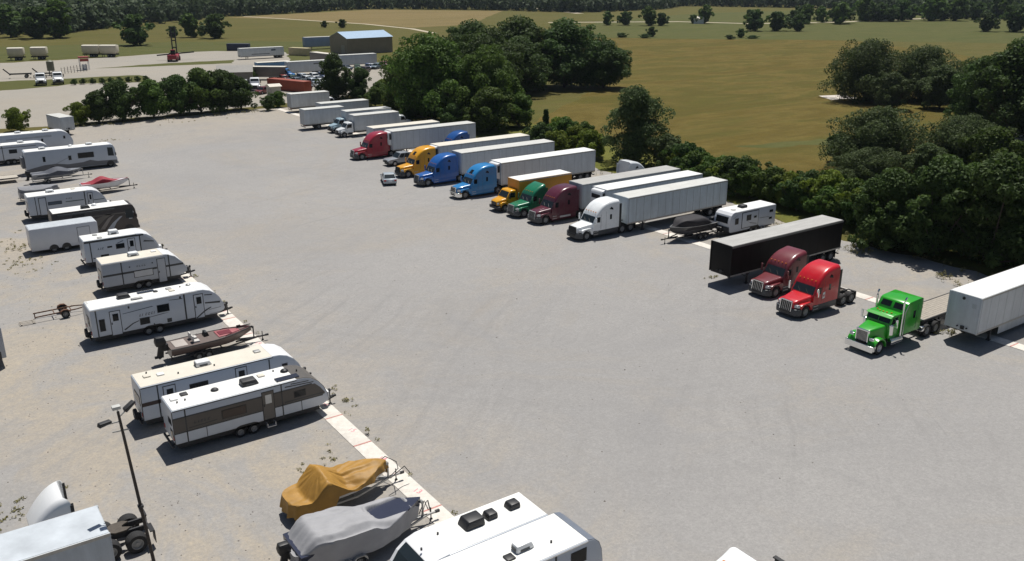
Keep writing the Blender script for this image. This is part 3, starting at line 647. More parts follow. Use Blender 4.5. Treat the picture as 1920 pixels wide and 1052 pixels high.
def tractor_classic(label, loc, rotz, col):
    """long square nose, chrome grille and bumper, stacks, flat top sleeper with two roof windows"""
    pt = paint(col); t = thing('tractor_truck', label, 'truck', loc, rotz)
    P('bumper', MB().box(0, .12, -1.2, 1.2, .36, .86).box(.12, .5, -1.2, -1.14, .40, .82).box(.12, .5, 1.14, 1.2, .40, .82), M_CHROME, t, .03)
    P('hood', MB().loft([sec(.42, .95, 1.86, .50, .10), sec(.6, .95, 1.93, .58, .14), sec(1.4, .95, 2.02, .74, .16), sec(2.15, .95, 2.08, .86, .16)]), pt, t, 0, 40)
    g = P('grille', MB().box(.34, .44, -.46, .46, .88, 1.80), mat('dark_chrome_mesh', (.08, .08, .085), .3, .6, .2, 20), t)
    gf = MB().box(.30, .46, -.54, -.46, .84, 1.88).box(.30, .46, .46, .54, .84, 1.88).box(.30, .46, -.46, .46, 1.80, 1.88)
    for k in range(-4, 5): gf.box(.325, .345, k * .1 - .008, k * .1 + .008, .9, 1.8)
    P('grille_frame', gf, M_CHROME, g)
    for s in (-1, 1):
        rings = []
        for k in range(13):
            a = R(185 - 190 * k / 12); cx, cz = 1.02, .55
            y0, y1 = s * .52, s * 1.2
            ro, ri = .78, .72
            c, q = math.cos(a), math.sin(a)
            rings.append([(cx + ri * c, y0, cz + ri * q), (cx + ro * c, y0, cz + ro * q), (cx + (ro + .02) * c, s * .9, cz + (ro + .03) * q), (cx + ro * c, y1, cz + (ro - .04) * q), (cx + ri * c, y1, cz + (ri - .08) * q)])
        P('fender', MB().loft(rings), pt, t, 0, 50)
        h = P('headlight', MB().cbox((.36, s * .86, 1.30), (.2, .38, .24)), M_CHROME, t, .04)
        P('lens', MB().box(.25, .262, s * .7, s * 1.02, 1.2, 1.4), M_LAMP, h)
        wheel(t, 1.02, s * 1.02, .52, .3, M_ALU)
        P('air_cleaner', MB().cyl((2.28, s * 1.08, 1.72), 'z', .20, .75, 16).cyl((2.28, s * 1.08, 2.13), 'z', .20, .08, 16, .1), M_CHROME, t, 0, 40)
        P('exhaust_stack', MB().tube([(3.55, s * 1.16, 1.0), (3.55, s * 1.16, 3.7), (3.62, s * 1.18, 3.95), (3.75, s * 1.2, 4.1)], .075, 10), M_CHROME, t, 0, 40)
        P('fuel_tank', MB().cyl((3.1, s * .95, .68), 'x', .32, 1.5, 16), M_CHROME, t, 0, 40)
        P('step', MB().box(2.4, 3.8, s * 1.1, s * 1.24, .50, .55).box(2.4, 3.8, s * 1.12, s * 1.22, .9, .94), M_ALU, t)
        mi = P('mirror', MB().box(2.28, 2.36, s * 1.42, s * 1.60, 2.0, 2.65), M_CHROME, t, .03)
        P('mirror_arm', MB().beam((2.5, s * 1.1, 2.6), (2.32, s * 1.5, 2.6), .03, .03).beam((2.5, s * 1.1, 2.05), (2.32, s * 1.5, 2.05), .03, .03), M_CHROME, mi)
    # cab
    P('cab', MB().prism([(2.1, 1.0), (3.75, 1.0), (3.75, 2.76), (2.65, 2.80), (2.42, 2.72), (2.12, 2.06)], -1.06, 1.06), pt, t, .06)
    P('sun_visor', MB().prism([(2.18, 2.62), (2.44, 2.74), (2.44, 2.78), (2.16, 2.65)], -1.08, 1.08), pt, t)
    a = Vector((2.17, 0, 2.13)); b = Vector((2.385, 0, 2.645)); n = Vector((-(b - a).z, 0, (b - a).x)).normalized() * .014
    pts = [(a.x, -.98, a.z), (a.x, .98, a.z), (b.x, .94, b.z), (b.x, -.94, b.z)]
    ws = P('windshield', MB().loft([[Vector(p) - n * 2 for p in pts], [Vector(p) + n for p in pts]]), M_GLASS2, t)
    P('windshield_divider', MB().beam(a + n * 1.5, b + n * 1.5, .04, .02), pt, ws)
    side_patch(t, 'side_window', [(2.32, 2.1), (3.1, 2.1), (3.1, 2.6), (2.5, 2.6)], 1.055, .02, M_GLASS)
    side_patch(t, 'door_seam', [(3.2, 1.05), (3.23, 1.05), (3.23, 2.7), (3.2, 2.7)], 1.055, .015, M_LINE)
    # sleeper, taller than the cab, sloping roof windows
    P('sleeper', MB().prism([(3.78, .98), (6.15, .98), (6.15, 3.56), (5.9, 3.66), (4.35, 3.56), (4.08, 3.46), (3.72, 2.80), (3.72, .98)], -1.2, 1.2), pt, t, .07)
    d = Vector((4.08 - 3.72, 0, 3.46 - 2.80)).normalized(); n = Vector((-d.z, 0, d.x)) * .016; o = Vector((3.72, 0, 2.80))
    for s in (-1, 1):
        q = [o + d * .16 + Vector((0, s * .12, 0)), o + d * .16 + Vector((0, s * 1.0, 0)), o + d * .64 + Vector((0, s * .92, 0)), o + d * .64 + Vector((0, s * .12, 0))]
        P('roof_window', MB().loft([[p - n * 2 for p in q], [p + n for p in q]]), M_GLASS, t)
        P('cab_lamp', MB().cbox((2.9, s * .6, 2.815), (.12, .1, .1)), M_ORANGE, t)
    for y in (-.3, 0, .3): P('cab_lamp', MB().cbox((2.75, y, 2.82), (.12, .1, .08)), M_ORANGE, t)
    side_patch(t, 'sleeper_window', [(4.95, 2.15), (5.25, 2.15), (5.25, 2.75), (4.95, 2.75)], 1.195, .02, M_GLASS)
    side_patch(t, 'sleeper_trim', [(3.76, 1.0), (3.86, 1.0), (3.86, 2.85), (4.2, 3.38), (4.12, 3.42), (3.76, 2.85)], 1.195, .02, M_ALU)
    side_patch(t, 'sleeper_hatch', [(5.45, 1.2), (5.48, 1.2), (5.48, 3.2), (5.45, 3.2)], 1.195, .015, M_LINE)
    P('underbody', MB().box(.7, 6.1, -.6, .6, .45, .95), M_DARK, t)
    P('rear_fender', MB().box(6.5, 6.9, -1.22, -.66, .62, 1.02).box(6.5, 6.9, .66, 1.22, .62, 1.02), M_CHROME, t, .05)
    chassis(t, 5.5, 9.0, (7.35, 8.6))
    return t

def mid_cab(t, pt, x=0, tall=2.55, dark_trim=False):
    """hooded medium truck cab; returns where its body may start"""
    P('hood', MB().loft([sec(.08, .85, 1.28, .62, .12), sec(.25, .85, 1.42, .74, .16), sec(.8, .85, 1.55, .84, .18), sec(1.35, .85, 1.66, .95, .18)]), pt, t, 0, 40)
    P('cab', MB().loft([sec(1.25, .8, 1.62, 1.02, .1), sec(1.78, .8, tall - .15, .98, .15), sec(1.95, .8, tall, .97, .18), sec(2.75, .8, tall, .97, .18), sec(2.82, .8, tall - .05, .96, .18)]), pt, t, 0, 40)
    a = Vector((1.32, 0, 1.70)); b = Vector((1.76, 0, tall - .19)); n = Vector((-(b - a).z, 0, (b - a).x)).normalized() * .014
    pts = [(a.x, -.9, a.z), (a.x, .9, a.z), (b.x, .82, b.z), (b.x, -.82, b.z)]
    P('windshield', MB().loft([[Vector(p) - n * 2 for p in pts], [Vector(p) + n for p in pts]]), M_GLASS2, t)
    side_patch(t, 'side_window', [(1.55, 1.66), (2.5, 1.66), (2.5, tall - .28), (1.85, tall - .28)], .985, .035, M_GLASS)
    P('grille', MB().box(.02, .1, -.45, .45, .85, 1.25), M_BLACK, t)
    P('bumper', MB().prismz([(.1, -1.1), (-.06, -.8), (-.06, .8), (.1, 1.1), (.35, 1.1), (.35, -1.1)], .42, .74), M_DARK, t, .03)
    for s in (-1, 1):
        P('headlight', MB().cbox((.2, s * .68, 1.08), (.2, .26, .22)), M_LAMP, t, .03)
        ar = arc(1.0, .48, .60, 8, 172, 8)
        P('fender', MB().prism([(.42, .75), (.38, 1.12), (.65, 1.25), (1.35, 1.28), (1.62, 1.0), (1.66, .55)] + ar, s * .72, s * 1.1), pt, t, .05)
        wheel(t, 1.0, s * .98, .48, .28)
    mirror_(t, 1.6, .98, 1.95, M_BLACK)
    P('step', MB().box(1.7, 2.6, -1.05, 1.05, .42, .8), M_DARK, t)
def box_body(t, x0, L, z0, z1, W, side, roof, roofm=None, rails=True, panels=0, dark_joint=False):
    P('box_body', MB().box(x0, x0 + L, -W / 2, W / 2, z0, z1), side, t, .03)
    P('roof', MB().box(x0 + .05, x0 + L - .05, -W / 2 + .05, W / 2 - .05, z1 - .02, z1 + .015), roof, t)
    if rails:
        for s in (-1, 1):
            P('top_rail', MB().box(x0 - .004, x0 + L + .004, s * (W / 2 - .02), s * (W / 2 + .02), z1 - .16, z1 - .01), M_STEEL if side is not M_WHITE else M_WHITE2, t)
            P('bottom_rail', MB().box(x0 - .004, x0 + L + .004, s * (W / 2 - .02), s * (W / 2 + .02), z0 - .02, z0 + .12), M_STEEL, t)
    if panels:
        w = (L - .3) / panels; sm = MB()
        for k in range(panels + 1):
            for q in (-1, 1): sm.box(x0 + .15 + k * w - .03, x0 + .15 + k * w + .03, q * (W / 2 - .005), q * (W / 2 + .006), z0 + .13, z1 - .18)
        P('panel_joint', sm, M_BLK if side.name == 'black_trailer_side' else mat('dark_grey_joint', (.16, .17, .18), .6) if dark_joint else mat('grey_joint', (.36, .39, .42), .6), t)['kind'] = 'stuff'  # joint strips in their own colour
        for k in range(panels):
            P('side_panel', MB().box(x0 + .15 + k * w + .022, x0 + .15 + (k + 1) * w - .022, -W / 2 - .014, -W / 2 + .01, z0 + .13, z1 - .18), side, t)
            P('side_panel', MB().box(x0 + .15 + k * w + .022, x0 + .15 + (k + 1) * w - .022, W / 2 - .01, W / 2 + .014, z0 + .13, z1 - .18), side, t)
def rear_doors(t, x, W, z0, z1, side, d=-1):
    for s in (-1, 1):
        q = P('rear_door', MB().box(x, x + d * .03, s * .015, s * (W / 2 - .06), z0 + .08, z1 - .1), side, t)
        for y in (.35, .8):
            P('lock_rod', MB().cyl((x + d * .06, s * y, (z0 + z1) / 2), 'z', .022, z1 - z0 - .3, 6), M_STEEL, q)
        P('tail_lamp', MB().box(x, x + d * .04, s * (W / 2 - .4), s * (W / 2 - .1), z0 - .14, z0 - .03), M_RED, t)
    P('underride_bar', MB().box(x + d * .02, x - d * .08, -W / 2 + .15, W / 2 - .15, .5, .62).box(x, x - d * .07, -.6, -.5, .55, z0).box(x, x - d * .07, .5, .6, .55, z0), M_DARK, t)
def box_truck(label, loc, rotz, cabcol, L=7.2, z1=3.75, side=None, roof=None, group=None, tall=2.55, xb=3.0, boxside=None, name='box_truck', door=False):
    t = thing(name, label, 'truck', loc, rotz, group); pt = paint(cabcol)
    mid_cab(t, pt, tall=tall)
    box_body(t, xb, L, 1.0, z1, 2.5, side or M_WHITE2, roof or M_ROOFT)
    rear_doors(t, xb + L, 2.5, 1.0, z1, side or M_WHITE2, 1)
    mb = MB()
    for s in (-1, 1): mb.box(.5, xb + L - .2, s * .38, s * .46, .62, .86)
    mb.box(xb + .2, xb + L - .1, -1.1, 1.1, .9, 1.0)
    P('frame', mb, M_DARK, t)
    ax = xb + L * .66
    for s in (-1, 1): wheel(t, ax, s * .92, .48, .52)
    P('axle', MB().cyl((ax, 0, .48), 'y', .09, 1.8, 8), M_DARK, t)
    if door:
        for s in (-1, 1): P('side_door', MB().box(xb + .9, xb + 2.0, s * 1.25, s * 1.268, 1.08, 3.3), side or M_WHITE2, t)
    return t

def van_trailer(label, loc, L=16.1, z0=1.12, z1=4.1, W=2.6, side=None, roof=None, nose=True, panels=0, reefer=None, skirt=False, group=None, gear=True, name='semi_trailer', darkrail=False, tilt=0):
    """box trailer along +x. nose=True: front wall with king pin at x=0, wheels at the far end; else rear doors at x=0"""
    side = side or M_WHITE2; roof = roof or M_ROOFT
    t = thing(name, label, 'trailer', loc, tilt, group)
    box_body(t, 0, L, z0, z1, W, side, roof, panels=panels, rails=not darkrail, dark_joint=panels == 14 or darkrail)
    if darkrail:
        for s in (-1, 1):
            P('top_rail', MB().box(-.004, L + .004, s * (W / 2 - .02), s * (W / 2 + .025), z1 - .2, z1 - .01), mat('dull_grey_rail', (.16, .16, .15), .6), t)
            P('bottom_rail', MB().box(-.004, L + .004, s * (W / 2 - .02), s * (W / 2 + .025), z0 - .03, z0 + .10), M_STEEL, t)
    xr = L if nose else 0; d = 1 if nose else -1
    rear_doors(t, xr, W, z0, z1, side, d)
    xf = 0 if nose else L; f = -1 if nose else 1
    # front wall: corner posts, connection box, gladhands
    for s in (-1, 1):
        P('corner_post', MB().box(xf - .03, xf + .03, s * (W / 2 - .12), s * (W / 2 + .012), z0, z1 - .02), side, t, .012)
    P('connection_box', MB().box(xf, xf + f * .07, -.28, .02, z0 + .12, z0 + .4), M_DARK, t)
    P('gladhand', MB().cyl((xf + f * .08, .25, z0 + .3), 'x', .06, .12, 8).cyl((xf + f * .08, -.5, z0 + .3), 'x', .06, .12, 8), M_BLACK, t)
    if name == 'semi_trailer' and nose and skirt:
        P('nose_vent', MB().cyl((-.02, .1, z1 - .35), 'x', .12, .06, 12), M_BLACK, t); P('nose_placard', MB().box(-.012, .01, -.95, -.6, z1 - .95, z1 - .6), M_GREYW, t)
    ax = (L - 2.6, L - 1.35) if nose else (1.35, 2.6)
    mb = MB()
    for s in (-1, 1): mb.box(min(ax) - .9, max(ax) + .8, s * .5, s * .62, .72, z0)
    mb.box(.1, L - .1, -W / 2 + .1, W / 2 - .1, z0 - .1, z0)
    for a in ax: mb.cyl((a, 0, .5), 'y', .08, 2.0, 8)
    P('bogie', mb, M_DARK, t)
    for a in ax:
        for s in (-1, 1): wheel(t, a, s * .98, .5, .54)
    for s in (-1, 1):
        P('mud_flap', MB().box((max(ax) + .68) if nose else (min(ax) - .7), (max(ax) + .70) if nose else (min(ax) - .68), s * .7, s * 1.25, .25, z0 - .1), M_BLACK, t)
    if gear:
        gx = 2.6 if nose else L - 2.6
        for s in (-1, 1):
            g = P('landing_leg', MB().box(gx - .08, gx + .08, s * .95, s * 1.1, .08, z0).box(gx - .16, gx + .16, s * .88, s * 1.16, .0, .08), M_DARK, t)
        P('leg_brace', MB().beam((gx, -1.0, .7), (gx, 1.0, .7), .06, .06).beam((gx, -.9, .5), (gx + .8, -.9, z0), .05, .05).beam((gx, .9, .5), (gx + .8, .9, z0), .05, .05), M_DARK, t)
    if skirt:
        a, b = (3.4, L - 3.6) if nose else (3.6, L - 3.4); n = 4; w = (b - a) / n
        for s in (-1, 1):
            for k in range(n): P('skirt_panel', MB().box(a + k * w + .01, a + (k + 1) * w - .01, s * (W / 2 - .05), s * (W / 2 - .02), .42, z0 - .03), M_GREYW, t)
    if reefer:
        r = P('reefer_unit', MB().prism([(0, z0 + .75), (-.5, z0 + .85), (-.58, z0 + 1.3), (-.58, z1 - .5), (-.42, z1 - .18), (0, z1 - .08)], -1.0, 1.0), reefer, t, .06)
        P('reefer_grille', MB().box(-.60, -.57, -.75, .75, z1 - 1.1, z1 - .62), M_BLACK, r)
        P('reefer_vent', MB().box(-.42, -.06, -1.012, -.99, z1 - 1.3, z1 - .4), M_BLACK, r)
        P('reefer_vent', MB().box(-.42, -.06, .99, 1.012, z1 - 1.3, z1 - .4), M_BLACK, r)
    return t
# ---------------------------------------------------------------- campers
M_RV = mat('camper_white_side', (.49, .53, .59), .35, 0, .05, 1.2)
M_RVG = mat('camper_grey_side', (.34, .37, .42), .35, 0, .06, 1.2)
M_CAP = mat('camper_front_cap', (.74, .75, .77), .3, 0, .05, 1.2)
def panel(par, name, pts, s, y, th, m):
    return P(name, MB().prism(pts, s * y, s * (y + th)), m, par)
def rect(x0, x1, z0, z1): return [(x0, z0), (x1, z0), (x1, z1), (x0, z1)]
def roof_ac(t, x, y, z, m, d=(.95, .7, .30)):
    a = P('roof_air_conditioner', MB().loft([[(x - d[0] / 2, y - d[1] / 2, z), (x + d[0] / 2, y - d[1] / 2, z), (x + d[0] / 2, y + d[1] / 2, z), (x - d[0] / 2, y + d[1] / 2, z)],
          [(x - d[0] * .46, y - d[1] * .44, z + d[2]), (x + d[0] * .34, y - d[1] * .44, z + d[2]), (x + d[0] * .34, y + d[1] * .44, z + d[2]), (x - d[0] * .46, y + d[1] * .44, z + d[2])]]), m, t, .07)
    P('shroud_vent', MB().box(x - d[0] * .5, x - d[0] * .46, y - d[1] * .3, y + d[1] * .3, z + .06, z + d[2] * .7).box(x - d[0] * .3, x + d[0] * .2, y - d[1] * .5 - .004, y - d[1] * .44, z + .05, z + d[2] * .45), M_LINE, a)
def camper(label, loc, L, roofm=None, body=None, nose='curve', z0=.74, z1=3.0, W=2.45, s=-1, rotz=0, feats=(), wheels=None, capm=None, name='travel_trailer', group=None, tongue=True, spare=False, ladder=False, cat='camper', r=.36):
    body = body or M_RV; roofm = roofm or M_ROOFW
    t = thing(name, label, cat, loc, rotz, group)
    if nose == 'curve': NP = [(L - 2.1, z1), (L - 1.6, z1 - .04), (L - 1.1, z1 - .2), (L - .65, z1 - .52), (L - .3, z1 - .98), (L - .08, z1 - 1.5), (L, z1 - 1.95)]; low = [(L - .06, z0 + .22), (L - .5, z0)]
    elif nose == 'wedge': NP = [(L - 2.0, z1), (L - 1.7, z1 - .03), (L - 1.0, z1 - .34), (L - .4, z1 - .95), (L, z1 - 1.6)]; low = [(L, z0 + .3), (L - .45, z0)]
    elif nose == 'blunt': NP = [(L - .9, z1), (L - .55, z1 - .08), (L - .25, z1 - .35), (L - .08, z1 - .8), (L, z1 - 1.5)]; low = [(L - .05, z0 + .15), (L - .3, z0)]
    elif nose == 'fifth': NP = [(L - 1.2, z1), (L - .7, z1 - .1), (L - .3, z1 - .5), (L - .05, z1 - 1.1), (L, z1 - 1.5)]; low = [(L - .1, z1 - 1.75), (L - 2.3, z1 - 1.8), (L - 2.5, z0)]
    else: NP = [(L - .1, z1), (L, z1 - .1)]; low = [(L, z0)]
    prof = [(.03, z0), (0, z0 + .1), (0, z1 - .08), (.06, z1)] + NP + low
    P('body', MB().prism(prof, -W / 2, W / 2), body, t, .05)
    P('roof', MB().box(.08, NP[0][0] - .01, -W / 2 + .06, W / 2 - .06, z1 - .01, z1 + .018), roofm, t)
    P('roof_edge_trim', MB().box(.05, NP[0][0], s * (W / 2 - .02), s * (W / 2 + .018), z1 - .10, z1 - .04), M_LINE if 'darkedge' in feats else M_ALU, t)
    if capm is not False and nose in ('curve', 'wedge', 'blunt', 'fifth'):
        out = []; inn = []
        for i, (x, z) in enumerate(NP):
            a = NP[max(0, i - 1)]; b = NP[min(len(NP) - 1, i + 1)]; dx, dz = b[0] - a[0], b[1] - a[1]; l = math.hypot(dx, dz)
            out.append((x - dz / l * .022, z + dx / l * .022)); inn.append((x + dz / l * .03, z - dx / l * .03))
        mb = MB(); n = len(out)
        for i in range(n - 1): mb.prism([out[i], out[i + 1], inn[i + 1], inn[i]], -W / 2 + .03, W / 2 - .03)
        P('front_cap', mb, capm or M_CAP, t, 0, 50)
    P('underbody', MB().box(.2, (L - 2.6 if nose == 'fifth' else L - .6), -W / 2 + .25, W / 2 - .25, .36, z0), M_DARK, t)
    wx = wheels or (L * .40, L * .40 + .86)
    for x in wx:
        for q in (-1, 1):
            wheel(t, x, q * (W / 2 - .17), r, .22)
    for q in (-1, 1):
        pts = [(wx[0] - .5, z0 - .005)] + [(wx[0] + .43 * math.cos(R(a)), .40 + .47 * math.sin(R(a))) for a in (150, 120, 90)] + [(wx[-1] + .43 * math.cos(R(a)), .40 + .47 * math.sin(R(a))) for a in (90, 60, 30)] + [(wx[-1] + .5, z0 - .005)]
        P('wheel_arch', MB().prism(pts, q * (W / 2 - .02), q * (W / 2 + .008)), M_BLACK, t)
    P('rear_bumper', MB().box(-.16, -.04, -W / 2 + .15, W / 2 - .15, .5, .6).box(-.1, .3, -.7, -.6, .5, .58).box(-.1, .3, .6, .7, .5, .58), M_DARK, t)
    for q in (-1, 1): P('tail_lamp', MB().box(-.03, .02, q * (W / 2 - .3), q * (W / 2 - .12), z0 + .25, z0 + .5), M_RED, t)
    if tongue:
        P('tow_tongue', MB().beam((L - .9, -.7, .5), (L + .85, 0, .5), .07, .12).beam((L - .9, .7, .5), (L + .85, 0, .5), .07, .12).box(L + .75, L + 1.0, -.06, .06, .48, .6), M_DARK, t)
        P('tongue_jack', MB().cyl((L + .55, 0, .55), 'z', .05, 1.0, 8).box(L + .48, L + .62, -.09, .09, .95, 1.12).cyl((L + .55, 0, .03), 'z', .12, .05, 8), M_DARK, t)
        P('propane_cover', MB().box(L + .05, L + .42, -.34, .34, .55, 1.12), M_BLACK if 'blackgas' in feats else M_WHITE, t, .08)
    if spare: 
        w = wheel(t, -.30, -.35, .36, .2, z=.98, rotz=R(90), name='spare_wheel'); P('spare_bracket', MB().box(-.3, .03, -.4, -.3, .55, 1.0), M_DARK, t)
    if ladder:
        mb = MB()
        for y in (.35, .72): mb.tube([(.03, y, .9), (-.14, y, 1.0), (-.14, y, z1 + .05), (.25, y, z1 + .1)], .018, 5)
        for k in range(6): mb.beam((-.14, .35, 1.1 + k * .33), (-.14, .72, 1.1 + k * .33), .03, .03)
        P('ladder', mb, M_ALU, t)
    Y = W / 2
    for f in feats:
        if isinstance(f, str): continue
        k = f[0]
        if k == 'win':
            x0, x1, a, b = f[1:5]; m = f[5] if len(f) > 5 else M_GLASS
            w = panel(t, 'window', rect(x0, x1, a, b), s, Y - .01, .03, M_BLACK); panel(w, 'pane', rect(x0 + .05, x1 - .05, a + .05, b - .05), s, Y + .015, .012, m)
        elif k == 'swin':
            x0, x1, a, b = f[1:5]; w = panel(t, 'window', rect(x0, x1, a, b), s, Y + .04, .025, M_BLACK); panel(w, 'pane', rect(x0 + .04, x1 - .04, a + .04, b - .04), s, Y + .06, .012, M_GLASS)
        elif k == 'sgfx': panel(t, 'vinyl_graphic', f[1], s, Y + .04, .016, f[2])
        elif k == 'door':
            x0, x1 = f[1:3]; b = f[3] if len(f) > 3 else z0 + .02; top = f[4] if len(f) > 4 else z1 - .28; dm = f[5] if len(f) > 5 else body; pm = f[6] if len(f) > 6 else M_GLASS
            d = panel(t, 'door', rect(x0, x1, b, top), s, Y - .01, .026, M_BLACK); panel(d, 'door_leaf', rect(x0 + .05, x1 - .05, b + .05, top - .05), s, Y + .01, .018, dm)
            if pm: panel(d, 'pane', rect(x0 + .22, x1 - .18, top - .85, top - .25), s, Y + .024, .012, pm)
            panel(d, 'handle', rect(x0 + .08, x0 + .15, b + .95, b + 1.12), s, Y + .024, .03, M_BLACK)
        elif k == 'gfx': panel(t, 'vinyl_graphic', f[1], s, Y - .012, .019 + (f[3] if len(f) > 3 else 0), f[2])
        elif k == 'trim': panel(t, 'trim_strip', rect(*f[1:5]), s, Y - .01, .024, f[5] if len(f) > 5 else M_DKGFX)
        elif k == 'ac': roof_ac(t, f[1], f[2], z1 + .015, f[3] if len(f) > 3 else M_WHITE, f[4] if len(f) > 4 else (.95, .7, .30))
        elif k == 'vent':
            v = P('roof_vent', MB().box(f[1] - .22, f[1] + .22, f[2] - .22, f[2] + .22, z1 + .01, z1 + .10), f[3] if len(f) > 3 else M_WHITE, t, .03)
        elif k == 'dome': P('roof_dome', MB().dome((f[1], f[2], z1 + .01), f[3], f[3], f[3] * .7), f[4] if len(f) > 4 else M_BLACK, t, 0, 60)
        elif k == 'pipe': P('vent_pipe', MB().cyl((f[1], f[2], z1 + .06), 'z', .05, .12, 8), M_BLACK, t)
        elif k == 'solar':
            q = P('solar_panel', MB().box(f[1], f[2], f[3], f[4], z1 + .05, z1 + .08), mat('solar_cells', (.03, .032, .045), .2), t); P('solar_bracket', MB().box(f[1] + .1, f[1] + .15, f[3], f[4], z1 + .0, z1 + .05).box(f[2] - .15, f[2] - .1, f[3], f[4], z1 + .0, z1 + .05), M_ALU, q)
        elif k == 'mark':
            x0, x1, z, h, m = f[1:6]; mb = MB(); rs = random.Random(int(x0 * 97)); x = x0
            while x < x1 - .1:
                w = rs.uniform(.10, .2); mb.prism([(x, z), (x + .05, z), (x + .05 + h * .35, z + h), (x + h * .35, z + h)], s * (Y - .01), s * (Y + .008))
                if rs.random() < .75: mb.prism([(x, z), (x + w * .85, z), (x + w * .85 + .02, z + .05), (x, z + .05)], s * (Y - .01), s * (Y + .0082))
                if rs.random() < .6: mb.prism([(x + h * .3, z + h - .05), (x + h * .3 + w * .8, z + h - .05), (x + h * .3 + w * .8, z + h), (x + h * .3, z + h)], s * (Y - .01), s * (Y + .0084))
                x += w + .06
            P('lettering', mb, m, t)
        elif k == 'slide':
            x0, x1, a, b = f[1:5]; q = P('slide_out', MB().box(x0, x1, s * (Y - .1), s * (Y + .05), a, b), body, t, .03)
            P('slide_flange', MB().box(x0 - .07, x1 + .07, s * (Y - .01), s * (Y + .026), a - .07, b + .07), M_BLACK, q)
        elif k == 'step':
            P('entry_step', MB().box(f[1], f[1] + .6, s * (Y + .05), s * (Y + .35), .38, .42).box(f[1] + .02, f[1] + .06, s * (Y - .1), s * (Y + .3), .40, .62).box(f[1] + .54, f[1] + .58, s * (Y - .1), s * (Y + .3), .40, .62), M_ALU, t)
        elif k == 'rear':
            y0, y1, a, b = f[1:5]; w = P('rear_window', MB().box(-.02, .02, y0, y1, a, b), M_BLACK, t); P('pane', MB().box(-.03, -.02, y0 + .05, y1 - .05, a + .05, b - .05), M_GLASS, w)
        elif k == 'reartrim': P('rear_trim', MB().box(-.015, .02, f[1], f[2], f[3], f[4]), M_DKGFX, t)
        elif k == 'awning': P('awning', MB().cyl(((f[1] + f[2]) / 2, s * (Y + .08), z1 - .2), 'x', .075, f[2] - f[1], 10).box(f[1], f[1] + .06, s * (Y + .01), s * (Y + .06), 1.0, z1 - .2).box(f[2] - .06, f[2], s * (Y + .01), s * (Y + .06), 1.0, z1 - .2), M_DKGFX if len(f) > 3 else M_WHITE2, t)
        elif k == 'front':
            P('front_window', MB().prism([(f[1] + .0, f[2]), (f[3] + .0, f[4]), (f[3] - .05, f[4]), (f[1] - .05, f[2])], -W / 2 + .28, W / 2 - .28), M_GLASS, t)
    return t

def motorhome(label, loc, L, z1=3.35, W=2.5, lower=None, roofm=None, feats=(), body=None, gfx=(), group=None, name='motorhome'):
    """flat fronted motorhome, rear at x=0, windscreen towards +x"""
    t = thing(name, label, 'motorhome', loc, 0, group); body = body or M_RV; s = -1; Y = W / 2
    P('body', MB().prism([(.02, .42), (0, .6), (0, z1 - .12), (.15, z1), (L - .75, z1), (L - .4, z1 - .12), (L - .22, z1 - .5), (L - .1, 1.6), (L, 1.25), (L, .5), (L - .1, .42)], -Y, Y), body, t, .07)
    P('roof', MB().box(.2, L - .8, -Y + .08, Y - .08, z1 - .01, z1 + .018), roofm or M_ROOFW, t)
    P('windshield', MB().prism([(L - .36, z1 - .22), (L - .18, z1 - .58), (L - .075, 1.68), (L - .105, 1.66), (L - .24, z1 - .6), (L - .40, z1 - .24)], -Y + .1, Y - .1), M_GLASS2, t)
    P('bumper', MB().box(L - .05, L + .10, -Y + .05, Y - .05, .42, .75), lower or M_GREYGFX, t, .04)
    for q in (-1, 1): P('headlight', MB().box(L - .02, L + .03, q * .75, q * 1.1, .82, 1.05), M_LAMP, t, .01)
    P('driver_window', MB().prism([(L - 1.25, 1.72), (L - .42, 1.66), (L - .50, z1 - .5), (L - 1.25, z1 - .42)], -Y - .012, -Y + .02), M_GLASS2, t)
    P('underbody', MB().box(.3, L - .3, -.95, .95, .3, .5), M_DARK, t)
    for x, w in ((L - 1.05, .26), (L * .28, .5)):
        for q in (-1, 1):
            wheel(t, x, q * (Y - .04 - w / 2), .44, w)
            P('wheel_arch', MB().prism([(x - .56, .41)] + [(x + .54 * math.cos(R(a)), .46 + .54 * math.sin(R(a))) for a in range(165, 14, -25)] + [(x + .56, .41)], q * (Y - .03), q * (Y + .012)), M_BLACK, t)
    for q in (-1, 1):
        P('mirror', MB().box(L - .25, L - .12, q * (Y + .12), q * (Y + .3), 1.75, 2.15), M_BLACK, t, .03)
    for pts, m in gfx: panel(t, 'vinyl_graphic', pts, s, Y - .012, .019, m)
    for f in feats:
        if f[0] == 'win': w = panel(t, 'window', rect(*f[1:5]), s, Y - .01, .035, M_BLACK); panel(w, 'pane', rect(f[1] + .05, f[2] - .05, f[3] + .05, f[4] - .05), s, Y + .02, .012, M_GLASS)
        elif f[0] == 'ac': roof_ac(t, f[1], f[2], z1 + .015, f[3] if len(f) > 3 else M_WHITE)
        elif f[0] == 'dome': P('satellite_dome', MB().dome((f[1], f[2], z1), .32, .32, .3), M_WHITE, t, 0, 60)
        elif f[0] == 'awning': P('awning', MB().box(f[1], f[2], s * Y, s * (Y + .14), z1 - .35, z1 - .18), f[3], t, .03)
        elif f[0] == 'rearpod': P('rear_carrier', MB().box(-.45, -.05, -.9, .9, 1.0, 2.6), M_GREYGFX, t, .06)
    return t

